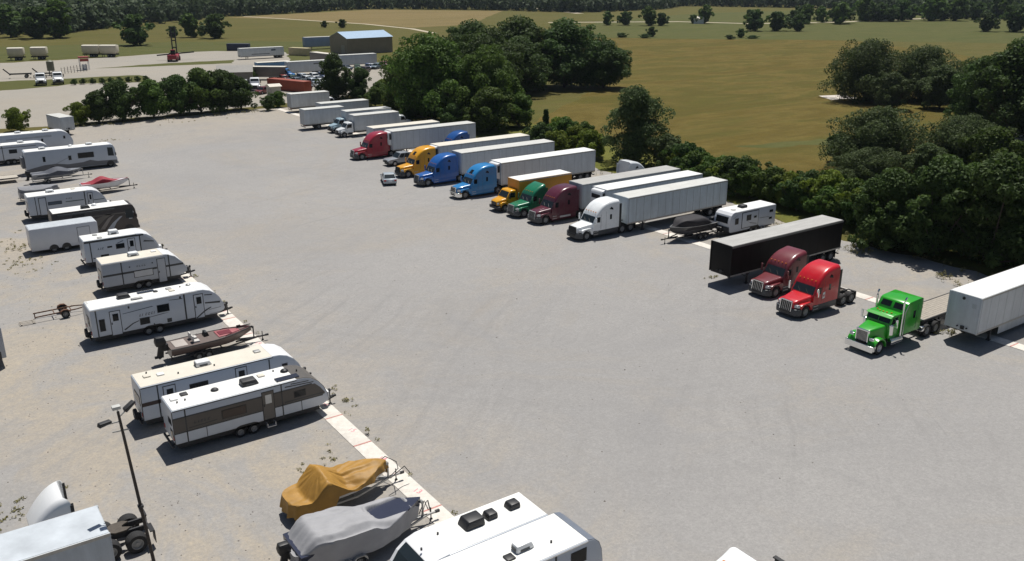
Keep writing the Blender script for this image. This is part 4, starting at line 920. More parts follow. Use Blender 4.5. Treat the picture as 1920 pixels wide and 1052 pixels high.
# ---------------------------------------------------------------- boats
def boat_sections(L, W, D, rake=.5, fine=2.2):
    secs = []
    for i in range(13):
        u = i / 12; x = u * L
        b = W / 2 * (1 - max(0, (u - .45) / .55) ** fine) * (.92 + .08 * min(1, u * 4)); b = max(b, .03)
        k = D * .75 * max(0, (u - .68) / .32) ** 1.8; sh = D + .16 * u * u
        secs.append((x, b, k, sh))
    return secs
def boat_trailer(t, L, z, W, m=None, nwheel=1, tongue=1.3, bowpost=True):
    m = m or M_STEEL; mb = MB()
    for s in (-1, 1):
        mb.beam((-.1, s * W * .36, z - .12), (L * .62, s * W * .36, z - .12), .08, .1); mb.beam((L * .62, s * W * .36, z - .12), (L + tongue * .4, 0, z - .12), .08, .1)
        mb.beam((.2, s * W * .24, z + .05), (L * .6, s * W * .2, z + .05), .1, .06)
    mb.beam((L * .8, 0, z - .12), (L + tongue, 0, z - .12), .09, .1)
    for x in (.1, L * .3, L * .6): mb.beam((x, -W * .36, z - .12), (x, W * .36, z - .12), .07, .07)
    f = P('trailer_frame', mb, m, t)
    for k in range(nwheel):
        x = L * .3 + k * .75
        for s in (-1, 1):
            wheel(t, x, s * W * .47, .3, .18)
            P('trailer_fender', MB().prism([(x - .4, .42), (x - .36, .6), (x - .2, .70), (x + .2, .70), (x + .36, .6), (x + .4, .42), (x + .36, .42), (x + .18, .66), (x - .18, .66), (x - .36, .42)], s * W * .40, s * W * .55), m, t)
        mb2 = MB().cyl((x, 0, .3), 'y', .035, W * .9, 6); P('axle', mb2, M_DARK, t)
    if bowpost: P('winch_post', MB().beam((L + tongue * .15, 0, z - .1), (L + tongue * .15, 0, z + .85), .08, .08).cyl((L + tongue * .15 - .06, 0, z + .8), 'y', .09, .2, 8).beam((L + tongue * .15, 0, z + .7), (L + tongue * .02, 0, z + .9), .07, .07), m, t)
    P('tongue_jack', MB().cyl((L + tongue - .3, .12, .4), 'z', .035, .75, 6).cyl((L + tongue - .3, .12, .06), 'y', .09, .06, 8), M_DARK, t)
    P('coupler', MB().box(L + tongue - .1, L + tongue + .15, -.06, .06, z - .18, z - .04), M_DARK, t)
def hull(t, L, W, D, z, m, name='hull', rub=None):
    S = boat_sections(L, W, D); rings = []
    for x, b, k, sh in S:
        xx = x
        rings.append([(xx, 0, z + k), (xx, b * .55, z + k + .10 * D), (xx + .0, b * .86, z + k + (sh - k) * .32), (xx + .02 * (x / L), b, z + sh), (xx + .02 * (x / L), -b, z + sh), (xx, -b * .86, z + k + (sh - k) * .32), (xx, -b * .55, z + k + .10 * D)])
    h = P(name, MB().loft(rings), m, t, 0, 50)
    if rub:
        mb = MB()
        for s in (-1, 1): mb.tube([(x + .02 * x / L, s * b, z + sh) for x, b, k, sh in S], .035, 6)
        P('rub_rail', mb, rub, t, 0, 60)
    return S
def outboard(t, x, z, m=None, sc=1.0):
    m = m or M_BLACK
    o = P('outboard_motor', MB().loft([[(x - .62 * sc, -.2 * sc, z + .35 * sc), (x - .1 * sc, -.2 * sc, z + .35 * sc), (x - .1 * sc, .2 * sc, z + .35 * sc), (x - .62 * sc, .2 * sc, z + .35 * sc)], [(x - .66 * sc, -.24 * sc, z + .6 * sc), (x - .02 * sc, -.24 * sc, z + .6 * sc), (x - .02 * sc, .24 * sc, z + .6 * sc), (x - .66 * sc, .24 * sc, z + .6 * sc)], [(x - .6 * sc, -.18 * sc, z + .92 * sc), (x - .12 * sc, -.18 * sc, z + .9 * sc), (x - .12 * sc, .18 * sc, z + .9 * sc), (x - .6 * sc, .18 * sc, z + .92 * sc)]]), m, t, .06)
    P('motor_leg', MB().prism([(x - .45 * sc, z + .4 * sc), (x - .15 * sc, z + .4 * sc), (x - .25 * sc, z - .35 * sc), (x - .5 * sc, z - .5 * sc), (x - .62 * sc, z - .3 * sc)], -.07 * sc, .07 * sc).cyl((x - .5 * sc, 0, z - .35 * sc), 'x', .09 * sc, .5 * sc, 8).box(x - .2 * sc, x + .08, -.15 * sc, .15 * sc, z + .0, z + .4 * sc), M_BLACK, o)
def drape(name, par, outline, height, skirt, m, nt_=72, nr=16, fold=.05, seed=0, sk=4, hem=.08, flare=.0):
    """cloth cover: top surface height(x,y) inside a closed outline, then a hanging skirt with folds"""
    o = outline(nt_); cx = sum(p[0] for p in o) / nt_; cy = sum(p[1] for p in o) / nt_; rings = []
    nvec = lambda x, y, z: noise.noise(Vector((x, y, z + seed)))
    for k in range(1, nr + 1):
        u = k / nr; ring = []
        for p in o:
            x = cx + (p[0] - cx) * u; y = cy + (p[1] - cy) * u
            z = height(x, y, u) + fold * .6 * nvec(x * 1.3, y * 2.6, 0) + fold * .35 * nvec(x * 4 + y * 2.5, y * 3.5, 5)
            ring.append((x, y, z))
        rings.append(ring)
    for k in range(1, sk + 1):
        u = k / sk; ring = []
        for i, p in enumerate(o):
            th = i / nt_ * 2 * math.pi; zt = rings[nr - 1][i][2]; zb = (skirt(p[0], p[1]) if callable(skirt) else skirt) + hem * nvec(p[0] * 1.5, p[1] * 1.5, 9)
            w = 1 + (fold * .5 * math.sin(th * 17 + 3 * nvec(p[0], p[1], 2)) + fold * .5 * nvec(p[0] * 3, p[1] * 3, 7)) * (u ** .7) / 1.1 - .02 * u + flare * u
            ring.append((cx + (p[0] - cx) * w, cy + (p[1] - cy) * w, zt + (zb - zt) * u))
        rings.append(ring)
    mb = MB(); n = nt_; vs = [(cx, cy, height(cx, cy, 0))] + [p for r in rings for p in r]
    fs = [(0, 1 + i, 1 + (i + 1) % n) for i in range(n)]
    for k in range(len(rings) - 1):
        for i in range(n): fs.append((1 + k * n + i, 1 + (k + 1) * n + i, 1 + (k + 1) * n + (i + 1) % n, 1 + k * n + (i + 1) % n))
    mb.add(vs, fs)
    return P(name, mb, m, par, 0, 75)
def boat_outline(L, W, fine=2.0, x0=0, inset=0):
    def f(n):
        out = []
        for i in range(n):
            a = 2 * math.pi * i / n; c, s = math.cos(a), math.sin(a)
            e = .55 if c < 0 else .9
            x = x0 + L / 2 + L / 2 * (abs(c) ** e) * (1 if c > 0 else -1); u = (x - x0) / L
            b = W / 2 * (1 - max(0, (u - .45) / .55) ** fine * .93)
            y = b * (abs(s) ** .55) * (1 if s > 0 else -1)
            out.append((x, y))
        return out
    return f
def fabric(name, col, sc=1.2):
    return mat(name, col, .75, 0, .16, sc, bump=.25, bscale=5)

# ---------------------------------------------------------------- cars
def car_body(t, pt, L=4.6, W=1.8, kind='sedan'):
    """nose at x=0"""
    zb, zh, zr = .28, .92, 1.45
    if kind == 'pickup': L, W, zb, zh, zr = 5.8, 1.98, .5, 1.15, 1.9
    if kind == 'suv': L, W, zb, zh, zr = 4.7, 1.9, .34, 1.05, 1.72
    r = .33 if kind == 'sedan' else .39; xa, xb = L * .19, L * .79
    prof = [(.04, zb + .05), (0, zb + .32), (.12, zh - .22), (.35, zh - .1), (L * .3, zh), (L * .97, zh + .02), (L, zh - .25), (L - .03, zb + .05)]
    prof += [(L * .9, zb)] + arc(xb, r, r + .07, 10, 170, 7) + [(L * .45, zb)] + arc(xa, r, r + .07, 10, 170, 7) + [(.2, zb)]
    P('body', MB().prism(prof, -W / 2, W / 2), pt, t, .07)
    if kind == 'pickup': c = [(L * .27, zh - .02), (L * .38, zr - .03), (L * .42, zr), (L * .60, zr), (L * .63, zr - .05), (L * .645, zh - .02)]
    elif kind == 'suv': c = [(L * .27, zh - .02), (L * .40, zr - .04), (L * .46, zr), (L * .9, zr - .03), (L * .93, zr - .1), (L * .975, zh - .02)]
    else: c = [(L * .27, zh - .02), (L * .43, zr - .04), (L * .5, zr), (L * .68, zr), (L * .73, zr - .05), (L * .90, zh - .01)]
    a = [(x, -(W / 2 - (.04 + .16 * (z - zh) / (zr - zh))), z) for x, z in c]; b = [(x, -y, z) for x, y, z in a]
    P('cabin', MB().loft([a, b]), pt, t, .05)
    def pane(i, j, inset=.07, nm='windshield'):
        p, q = Vector((c[i][0], 0, c[i][1])), Vector((c[j][0], 0, c[j][1])); d = (q - p); p2 = p + d * .08; q2 = p + d * .93; n = Vector((-d.z, 0, d.x)).normalized()
        if (n.x > 0) != (i > 2): n = -n
        wa = W / 2 - .04 - .16 * (p2.z - zh) / (zr - zh) - inset; wb = W / 2 - .04 - .16 * (q2.z - zh) / (zr - zh) - inset
        pts = [p2 + Vector((0, -wa, 0)), p2 + Vector((0, wa, 0)), q2 + Vector((0, wb, 0)), q2 + Vector((0, -wb, 0))]
        P(nm, MB().loft([[v - n * .03 for v in pts], [v + n * .012 for v in pts]]), M_GLASS2, t)
    pane(0, 1); pane(5, 4, nm='rear_window')
    for s in (-1, 1):
        yb, yt = W / 2 - .045, W / 2 - .165
        for fr in ((.03, .47), (.53, .97)):
            x0, x1 = c[0][0] + .12, c[5][0] - .12; t0, t1 = c[1][0] + .02, c[4][0] - .02
            P('side_window', MB().loft([[(x0 + (x1 - x0) * fr[0], s * (yb - .03), zh + .05), (x0 + (x1 - x0) * fr[1], s * (yb - .03), zh + .05), (t0 + (t1 - t0) * fr[1], s * (yt - .01), zr - .1), (t0 + (t1 - t0) * fr[0], s * (yt - .01), zr - .1)],
                                        [(x0 + (x1 - x0) * fr[0], s * (yb + .012), zh + .05), (x0 + (x1 - x0) * fr[1], s * (yb + .012), zh + .05), (t0 + (t1 - t0) * fr[1], s * (yt + .035), zr - .1), (t0 + (t1 - t0) * fr[0], s * (yt + .035), zr - .1)]]), M_GLASS, t)
        for x in (xa, xb): wheel(t, x, s * (W / 2 - .11), r, .21, M_ALU)
        P('headlight', MB().box(.02, .2, s * (W / 2 - .45), s * (W / 2 - .06), zh - .34, zh - .2), M_LAMP, t, .03)
        P('tail_lamp', MB().box(L - .12, L + .005, s * (W / 2 - .35), s * (W / 2 - .04), zh - .28, zh - .08), M_RED, t, .02)
        P('mirror', MB().cbox((c[0][0] + .3, s * (W / 2 + .09), zh + .1), (.12, .2, .14)), pt, t, .03)
    P('bumper', MB().box(-.03, .3, -W / 2 + .06, W / 2 - .06, zb + .02, zb + .22), M_BLACK if kind != 'sedan' else pt, t, .05)
    P('grille', MB().box(-.01, .1, -.42, .42, zh - .42, zh - .24), M_BLACK, t)
    P('number_plate', MB().box(L - .01, L + .012, -.25, .25, zb + .32, zb + .45), M_WHITE, t)
    P('underbody', MB().box(.2, L - .2, -W / 2 + .2, W / 2 - .2, .22, zb + .1), M_DARK, t)
    if kind == 'pickup':
        P('bed_liner', MB().box(L * .665, L * .965, -W / 2 + .14, W / 2 - .14, zh - .0, zh + .032), M_BLACK, t)
        P('bed_rail', MB().box(L * .65, L * .97, -W / 2 + .01, -W / 2 + .13, zh, zh + .1).box(L * .65, L * .97, W / 2 - .13, W / 2 - .01, zh, zh + .1).box(L * .965, L * .99, -W / 2 + .05, W / 2 - .05, zh, zh + .1), pt, t)
def car(label, loc, rotz, col, kind='sedan', group=None, name=None):
    t = thing(name or {'sedan': 'parked_car', 'suv': 'parked_car', 'pickup': 'pickup_truck'}[kind], label, 'car' if kind != 'pickup' else 'pickup', loc, rotz, group)
    car_body(t, paint(col), kind=kind); return t
def container(label, loc, rotz, L, col, z1=2.6, legs=0, name='shipping_container', ribs=True, W=2.44):
    t = thing(name, label, 'container', loc, rotz); m = mat('cont_' + col, hx(col), .55, 0, .15, 1)
    P('shell', MB().box(0, L, -W / 2, W / 2, legs + .1, legs + z1), m, t, .02)
    if ribs:
        n = int(L / .5)
        mb = MB()
        for k in range(n):
            x = .2 + k * (L - .4) / n
            mb.box(x, x + .22, -W / 2 - .025, W / 2 + .025, legs + .28, legs + z1 - .18)
        o = P('corrugation', mb, m, t); o['kind'] = 'stuff'
    for s in (-1, 1):
        P('corner_post', MB().box(-.02, .12, s * (W / 2 - .1), s * (W / 2 + .03), legs, legs + z1 + .01).box(L - .12, L + .02, s * (W / 2 - .1), s * (W / 2 + .03), legs, legs + z1 + .01), m, t)
        P('door', MB().box(-.03, .0, s * .02, s * (W / 2 - .12), legs + .2, legs + z1 - .1), m, t)
    return t
# ================================================================= right row: semis
CRIMSON, YELLOW, BLUE, LBLUE, GREEN, MAROON = '98142f', 'e0a00c', '0a58a4', '1c7cba', '0a7350', '54122a'
tractor_aero('crimson sleeper semi tractor hitched to a white refrigerated trailer', (58.1, 127.9, 0), 0, CRIMSON, grille=M_ALU)
van_trailer('long white refrigerated trailer behind the crimson tractor', (64.3, 127.3, 0), 15.6, side=M_WHITE2, reefer=M_WHITE, gear=True, panels=13)
van_trailer('white box trailer with cream roof beside the crimson semi, farther from the pickup', (63.9, 133.2, 0), 12.5, z1=3.85, side=M_WHITE2, roof=M_ROOFC)
tractor_aero('deep blue sleeper tractor parked between two trailers behind the silver pickup', (69.2, 121.2, 0), 0, '0d4d92', bbc=5.4)
car('silver crew cab pickup parked between the crimson and yellow semis', (60.2, 120.6, 0), 0, '8f949a', 'pickup')
tractor_aero('yellow sleeper semi tractor with roof skylight hitched to a white trailer', (57.9, 112.4, 0), 0, YELLOW, sky=True, grille=M_BLACK)
van_trailer('long white refrigerated trailer behind the yellow tractor', (64.0, 112.2, 0), 16.2, reefer=M_WHITE, roof=M_ROOFC, panels=13)
car('pale silver sedan standing alone on the gravel by the yellow semi', (56.2, 112.4, 0), R(-111), 'a9b2ba', 'sedan')
tractor_aero('royal blue sleeper semi tractor without roof skylight, white trailer behind', (57.5, 106.0, 0), 0, BLUE, grille=M_ALU)
van_trailer('long white box trailer behind the royal blue tractor', (63.9, 105.8, 0), 16.2, panels=13, side=M_WHITE2)
tractor_aero('light blue sleeper semi tractor with roof skylight and chrome bumper', (57.9, 97.0, 0), 0, LBLUE, sky=True, bumper=M_CHROME, grille=M_CHROME)
van_trailer('long white refrigerated trailer with small door vent behind the light blue tractor', (64.6, 97.0, 0), 16.1, reefer=M_WHITE, roof=M_ROOFW, panels=13)
MY = mat('orange_box_side', hx('c88a1e'), .45, 0, .1, .8)
box_truck('yellow box truck with orange sided box and white roof', (58.5, 88.4, 0), 0, YELLOW, L=8.2, z1=3.7, side=MY, roof=M_ROOFW, xb=2.95)
tractor_aero('green tractor with domed roof fairing between the yellow box truck and maroon semi', (58.7, 85.0, 0), 0, GREEN, bbc=4.3, roof=3.7, frame=True, rear=7.4, axles=(5.5, 6.7), grille=M_ALU)
tractor_aero('white tractor backed in nose first toward the hedge behind the trailers', (84.6, 88.0, 0), R(180), 'dfe3e6', bbc=5.3)
tractor_aero('dark maroon sleeper semi tractor hitched to a grey roofed trailer', (59.0, 81.1, 0), 0, MAROON, grille=M_ALU, chrome=True)
van_trailer('long white trailer with weathered grey roof behind the maroon tractor', (65.4, 81.0, 0), 16.0, side=M_GREYW, roof=M_ROOFG, panels=13)
van_trailer('white refrigerated trailer with rounded reefer hood, no tractor, between two trailers', (65.9, 77.2, 0), 15.6, side=M_WHITE2, roof=M_ROOFW, reefer=M_WHITE, panels=13)
tractor_aero('white sleeper semi tractor with charcoal skirts hitched to a panelled trailer', (58.7, 73.2, 0), 0, 'eef1f3', skirt=M_SKIRT, bumper=M_SKIRT, grille=M_BLACK)
van_trailer('long pale trailer with vertical side panels behind the white tractor', (65.3, 72.9, 0), 16.0, side=mat('pale_blue_grey_side', (.50, .57, .62), .45, 0, .16, 1.0, stretch=(2.2, 2.2, .25), dust=.2), roof=M_ROOFT, panels=14, skirt=False)
# black trailer backed in, the two reds, the green, the big white trailer
M_BLK = mat('black_trailer_side', (.007, .006, .0065), .5, 0, .3, .8)
M_BLK.node_tree.nodes['Principled BSDF'].inputs['Specular IOR Level'].default_value = .15
van_trailer('black box trailer with grey roof standing without a tractor', (60.6, 53.5, 0), 16.3, z0=1.2, side=M_BLK, roof=M_ROOFG, nose=True, panels=13, darkrail=True)
tractor_aero('dusty pink maroon tractor parked alongside the black trailer', (61.1, 49.4, 0), 0, '6f2a32', bbc=5.0, roof=3.75, skirt=M_SKIRT, grille=M_CHROME, chrome=False, rear=7.6, axles=(5.9, 7.1), dome=.95)
tractor_aero('bright red sleeper tractor with white door emblem and bare rear frame', (59.2, 44.7, 0), 0, 'c4061c', bbc=5.3, skirt=M_SKIRT, grille=M_CHROME, rear=7.9, axles=(6.3, 7.45), cap=M_CHROME, logo=M_WHITE)
tractor_classic('bright green long nose tractor with chrome bumper and exhaust stacks', (57.6, 36.5, 0), 0, '1f9c14')
van_trailer('long white trailer with pale nose wall standing beside the green tractor', (65.8, 33.15, 0), 16.1, side=M_WHITE2, roof=M_ROOFW, skirt=True, panels=13)
def flatbed():
    t = thing('flatbed_trailer', 'plank decked flatbed trailer hitched to the green tractor', 'trailer', (64.7, 36.9, 0)); L = 13.4; mb = MB()
    for s in (-1, 1): mb.box(0, L, s * .5, s * .62, .95, 1.28); mb.box(0, L, s * 1.17, s * 1.27, 1.14, 1.34)
    P('frame', mb, M_DARK, t)
    for k in range(9): P('deck_plank', MB().box(.05, L - .05, -1.15 + k * .257, -1.15 + k * .257 + .24, 1.28, 1.325 + random.uniform(-.006, .006)), M_WOOD, t)
    P('headboard', MB().box(0, .12, -1.25, 1.25, 1.28, 1.42), M_STEEL, t)
    for a in (L - 2.4, L - 1.15):
        for s in (-1, 1): wheel(t, a, s * .95, .5, .52)
    P('axle', MB().cyl((L - 2.4, 0, .5), 'y', .08, 1.9, 8).cyl((L - 1.15, 0, .5), 'y', .08, 1.9, 8).box(L - 2.9, L - .6, -.6, -.5, .5, .95).box(L - 2.9, L - .6, .5, .6, .5, .95), M_DARK, t)
    for s in (-1, 1): P('landing_leg', MB().box(3.0, 3.16, s * .8, s * .95, 0, .95), M_DARK, t)
    tag(P('timber', MB().beam((65.2, 37.0, 1.45), (68.4, 38.0, 1.45), .2, .22), mat('raw_timber', (.42, .30, .17), .8, 0, .2, 4)), 'squared tan timber lying across the flatbed deck', 'timber')
    tag(P('ratchet_strap_pile', MB().dome((67.2, 37.6, 1.32), .5, .3, .3).dome((67.7, 37.9, 1.32), .3, .25, .22), M_RUST, None, 0, 60), 'heap of rusty chains on the flatbed deck', 'chains')
flatbed()
# boat and camper between the white semi and the black trailer
def black_boat():
    t = thing('boat', 'black covered runabout on a trailer beside the small white camper', 'boat', (73.0, 66.4, 0), R(180)); L, W = 6.2, 2.4
    boat_trailer(t, L, .62, W, M_DARK, 2, 1.1)
    hull(t, L, W, .95, .62, mat('charcoal_hull', (.05, .052, .058), .3), rub=M_STEEL)
    cov = fabric('black_canvas', (.016, .014, .018))
    def hgt(x, y, u):
        u_ = x / L; ridge = 1.55 + .92 * math.exp(-((u_ - .52) / .36) ** 6)
        return ridge - .10 * (y / 1.2) ** 2 - .30 * (abs(y) / 1.2) ** 8
    drape('boat_cover', t, boat_outline(L * .93, W * 1.02, 2.2, .25), hgt, 1.22, cov, fold=.05)
    outboard(t, .05, 1.0)
black_boat()
camper('small white camper with curved nose and slide room behind the black boat', (80.9, 65.0, 0), 7.6, s=1, rotz=R(180), nose='blunt', z0=.55, z1=2.8, W=2.35, feats=[('slide', 3.0, 5.6, .85, 2.55), ('swin', 4.2, 4.95, 1.6, 2.25), ('sgfx', [(3.2, 1.1), (4.4, 1.35), (4.9, 1.6), (4.3, 1.25), (3.2, 1.02)], M_GREYGFX), ('win', 6.2, 6.75, 1.4, 2.1), ('win', .5, 1.1, 2.0, 2.3), ('win', .6, 1.1, 1.2, 1.45), ('swin', 3.3, 3.75, 1.75, 2.0), ('ac', 4.4, 0, M_DARK, (.95, .8, .32)), ('vent', 6.2, .3, M_STEEL), ('gfx', [(1.0, 1.5), (2.6, 1.55), (2.8, 1.62), (1.2, 1.56)], M_GREYGFX), ('gfx', [(6.3, 2.45), (7.0, 2.2), (7.1, 2.1), (6.4, 2.38)], M_GREYGFX), ('step', 2.0), 'blackgas'], spare=True)
bpy.data.objects['travel_trailer']
_t = [o for o in bpy.data.objects if o.name.startswith('travel_trailer')][0]
P('front_window', MB().prism([(7.42, 2.28), (7.56, 1.62), (7.60, 1.58), (7.64, 1.60), (7.52, 2.30)], -.85, .85), M_GLASS, _t)
P('rock_guard', MB().prism([(7.50, .68), (7.62, 1.2), (7.64, 1.2), (7.56, .66)], -1.12, 1.12), M_SKIRT, _t)

# far end of the right row: box trucks and short trailers
box_truck('white box truck backed toward the hedge at the far corner of the lot', (80.6, 182.6, 0), R(180), 'e3e6e8', L=8.6, z1=3.85, xb=2.7)
van_trailer('white trailer behind the white delivery box, next to the far box truck', (68.6, 165.4, 0), 10.2, z1=3.85, side=M_GREYW)
box_truck('white delivery truck with a side door, rear toward the lot', (73.6, 159.7, 0), R(180), 'dfe3e6', L=8.0, z1=3.8, xb=2.7, door=True)
box_truck('white straight truck with blunt hood facing the lot', (64.6, 148.2, 0), 0, 'dfe2e3', L=8.4, z1=3.75, side=M_GREYW)
box_truck('pale blue nosed straight truck beyond the white straight truck', (65.4, 153.3, 0), 0, '9fb8c4', L=9.2, z1=3.8, side=M_WHITE2)
box_truck('white truck nosed toward the hedge beyond the straight trucks', (81.0, 151.0, 0), R(180), 'e0e3e5', L=4.0, z1=3.3)

# ================================================================= left row: campers
bn = M_BROWNGFX; dk = M_DKGFX
camper('white travel trailer with brown window band and solar panel on its white roof', (10.3, 51.6, 0), 9.9, M_ROOFW, z1=3.0, nose='curve', capm=M_BROWNGFX, spare=False, feats=[
    ('gfx', [(0.02, 1.5), (8.75, 1.5), (9.6, 1.5), (9.66, 1.6), (9.35, 2.05), (9.0, 2.40), (.02, 2.40)], mat('dark_taupe_vinyl', (.075, .066, .060), .4, 0, .1, 2)), ('trim', .03, 8.8, 2.40, 2.48), ('trim', .03, 9.5, 1.42, 1.495), ('trim', .72, .80, .64, 2.95), ('trim', 6.72, 6.80, .64, 2.95), ('trim', 1.9, 1.94, .76, 1.42), ('trim', 8.0, 8.04, .76, 1.42),
    ('win', 2.9, 4.45, 1.62, 2.22, mat('brown_tinted_glass', (.03, .017, .015), .1)), ('win', 7.55, 8.35, 1.75, 2.22), ('door', 5.45, 6.25, .76, 2.72, M_BROWNGFX, mat('frosted_pane', (.6, .6, .58), .3)), ('gfx', [(7.0, 2.62), (8.9, 2.52), (8.95, 2.58), (7.0, 2.70)], dk), ('gfx', [(7.4, 2.74), (8.6, 2.68), (8.6, 2.74), (7.4, 2.80)], dk), ('gfx', [(6.9, 1.58), (9.5, 1.58), (9.5, 1.66), (6.9, 1.66)], dk, .004), ('gfx', [(.9, 1.62), (2.6, 1.69), (2.6, 1.75), (.9, 1.67)], dk, .004), ('mark', 1.2, 2.2, 1.85, .16, dk),
    ('ac', 5.1, -.1, M_DARK, (1.1, .8, .34)), ('solar', 6.6, 8.1, -1.0, -.45), ('dome', 7.6, .35, .28, M_BLACK), ('dome', 3.0, .15, .26, M_DARK), ('vent', 1.25, .65, M_DARK), ('pipe', .6, -.3), ('pipe', 1.1, -.2), ('pipe', 7.0, .75), ('vent', 6.1, .55, M_ROOFC), ('vent', .55, .3, M_ROOFW), ('step', 5.55), ('rear', -.9, -.2, 1.9, 2.3), ('rear', -1.0, -.45, .95, 1.6), ('reartrim', -1.23, -1.17, .7, 2.9), ('pipe', 8.3, .0), 'darkedge'])
camper('long travel trailer with cream roof and white nose cap', (9.5, 55.85, 0), 10.7, M_ROOFC, z1=3.05, nose='curve', capm=M_CAP, spare=True, feats=[
    ('trim', 0.02, 8.6, 1.72, 1.98, mat('dark_brown_vinyl', (.05, .033, .03), .4)), ('trim', 1.0, 1.08, .62, 3.0), ('door', 1.35, 2.15, .64, 2.8), ('door', 6.0, 6.8, .64, 2.85), ('win', 3.0, 4.2, 1.9, 2.5), ('trim', 8.3, 8.38, .64, 2.9), ('win', 9.2, 9.6, 1.9, 2.35), ('ac', 4.35, .15, M_WHITE, (1.05, .72, .32)), ('vent', 1.6, .1, M_ROOFW), ('vent', .8, .3, M_ROOFC), ('pipe', 2.6, -.4), ('pipe', 4.9, -.5), ('vent', 8.0, .15, M_STEEL), ('pipe', .9, .8), ('reartrim', -1.22, -1.12, .7, 2.95), ('rear', -.8, .6, 1.6, 2.3), 'darkedge'])
camper('long white travel trailer with two doors and a roof ladder', (9.6, 72.3, 0), 10.3, M_ROOFC if False else M_ROOFW, z1=3.02, nose='curve', capm=M_CAP, spare=True, ladder=True, feats=[
    ('trim', .38, .47, .64, 2.92), ('win', .58, 1.0, 1.15, 2.15), ('door', 1.38, 2.2, .62, 2.66), ('win', 3.55, 4.3, 1.05, 1.62), ('win', 4.95, 5.9, 1.78, 2.42), ('trim', 5.62, 5.98, .82, 1.15), ('trim', 7.08, 7.2, .64, 2.95), ('door', 7.85, 8.65, .62, 2.72), ('gfx', [(2.3, .95), (3.0, 1.35), (3.5, 1.48), (3.5, 1.42), (3.05, 1.28), (2.4, .88)], dk), ('gfx', [(2.3, 2.28), (4.6, 2.46), (4.7, 2.40), (2.4, 2.24)], M_BLUEGFX), ('gfx', [(4.0, 1.56), (5.4, 1.68), (5.9, 1.66), (4.2, 1.52)], M_GREYGFX), ('gfx', [(5.9, 2.68), (7.0, 2.62), (7.0, 2.56), (6.0, 2.64)], dk), ('gfx', [(7.9, .72), (8.6, 1.2), (9.2, 1.42), (9.2, 1.36), (8.65, 1.1), (8.0, .66)], dk, .022), ('gfx', [(8.75, 1.78), (9.95, 1.62), (10.0, 1.78), (8.75, 1.90)], dk), ('gfx', [(8.75, 2.5), (9.4, 2.42), (9.35, 2.52), (8.75, 2.58)], dk), ('gfx', [(9.0, .78), (10.0, .84), (10.0, .87), (9.0, .81)], M_LINE), ('gfx', [(9.0, 1.18), (10.0, 1.24), (10.0, 1.27), (9.0, 1.21)], M_LINE), ('mark', 3.55, 4.85, 1.78, .2, M_GREYGFX), ('trim', 2.8, 2.92, 2.62, 2.8), ('trim', 6.75, 6.9, 2.62, 2.82), ('trim', 4.55, 4.65, .85, .97),
    ('ac', 2.9, .45, M_DARK, (1.0, .75, .34)), ('solar', 4.0, 5.3, .55, .95), ('ac', 3.7, -.55, M_STEEL, (.95, .35, .14)), ('dome', 5.35, .4, .2, M_DARK), ('vent', 6.4, .5, M_STEEL), ('vent', 6.5, -.1, M_ROOFC), ('dome', 8.0, .55, .22, M_STEEL), ('pipe', 7.3, .4), ('rear', -.7, .3, 1.5, 2.3), 'blackgas'])
camper('travel trailer with wedge nose, grey flank and dark belt stripe', (12.8, 84.35, 0), 7.4, M_ROOFC, M_RVG, z1=2.95, nose='wedge', capm=M_CAP, spare=True, feats=[
    ('trim', .02, 4.72, 1.72, 1.90), ('trim', 5.5, 7.1, 1.72, 1.90), ('trim', 1.62, 1.72, .62, 2.9), ('trim', 5.78, 5.88, .62, 2.9), ('win', 2.65, 4.35, 1.2, 1.85, mat('pale_blind_pane', (.45, .47, .5), .3)), ('trim', 2.75, 3.5, 1.28, 1.78, M_GREYGFX), ('door', 4.75, 5.52, .35, 2.66, M_RVG, None), ('trim', 2.3, 2.42, 2.25, 2.37), ('trim', 4.3, 4.42, 2.3, 2.42), ('mark', 2.95, 3.8, 2.2, .14, M_GREYGFX), ('ac', 3.1, .1, M_WHITE, (1.0, .72, .34)), ('vent', 4.9, .3, M_ROOFW), ('rear', -.8, .5, 1.5, 2.2), 'blackgas'])
camper('short white travel trailer with dark roof edge and tall white air conditioner', (12.9, 93.15, 0), 7.0, M_ROOFW, M_RV, z1=2.95, nose='curve', capm=M_CAP, feats=[
    ('trim', 0.05, 5.6, 2.70, 2.86), ('trim', .52, .62, .62, 2.7), ('win', 2.9, 3.7, 1.72, 2.22), ('win', 2.1, 2.55, 1.95, 2.12), ('win', 1.4, 2.15, 1.0, 1.35), ('door', 4.0, 4.75, .62, 2.6), ('trim', 5.15, 5.27, .62, 2.75), ('gfx', [(5.3, .66), (6.9, .9), (6.8, 1.5), (6.3, 2.2), (5.7, 2.62), (5.3, 2.7)], M_RVG), ('gfx', [(5.5, 2.05), (6.55, 1.9), (6.5, 2.0), (5.6, 2.2)], dk, .004), ('mark', 1.2, 1.9, 1.9, .2, M_BLUEGFX), ('gfx', [(.7, 1.2), (1.2, 1.0), (1.2, .92), (.7, 1.1)], M_BLUEGFX), ('gfx', [(3.0, 2.3), (3.6, 2.5), (3.65, 2.44), (3.1, 2.26)], M_BLUEGFX), ('ac', 3.1, .1, M_WHITE, (1.0, .75, .42)), ('vent', 1.4, .5, M_STEEL), ('vent', 1.6, -.8, M_STEEL), 'darkedge'])
t = thing('cargo_trailer', 'plain white enclosed cargo trailer with side door and black wheel arches', 'trailer', (9.2, 101.6, 0))
P('box_body', MB().prism([(0, .42), (0, 2.66), (.08, 2.74), (6.4, 2.74), (6.55, 2.62), (6.55, .42)], -1.22, 1.22), mat('plain_white_side', (.56, .58, .62), .4, 0, .05, .8), t, .05)
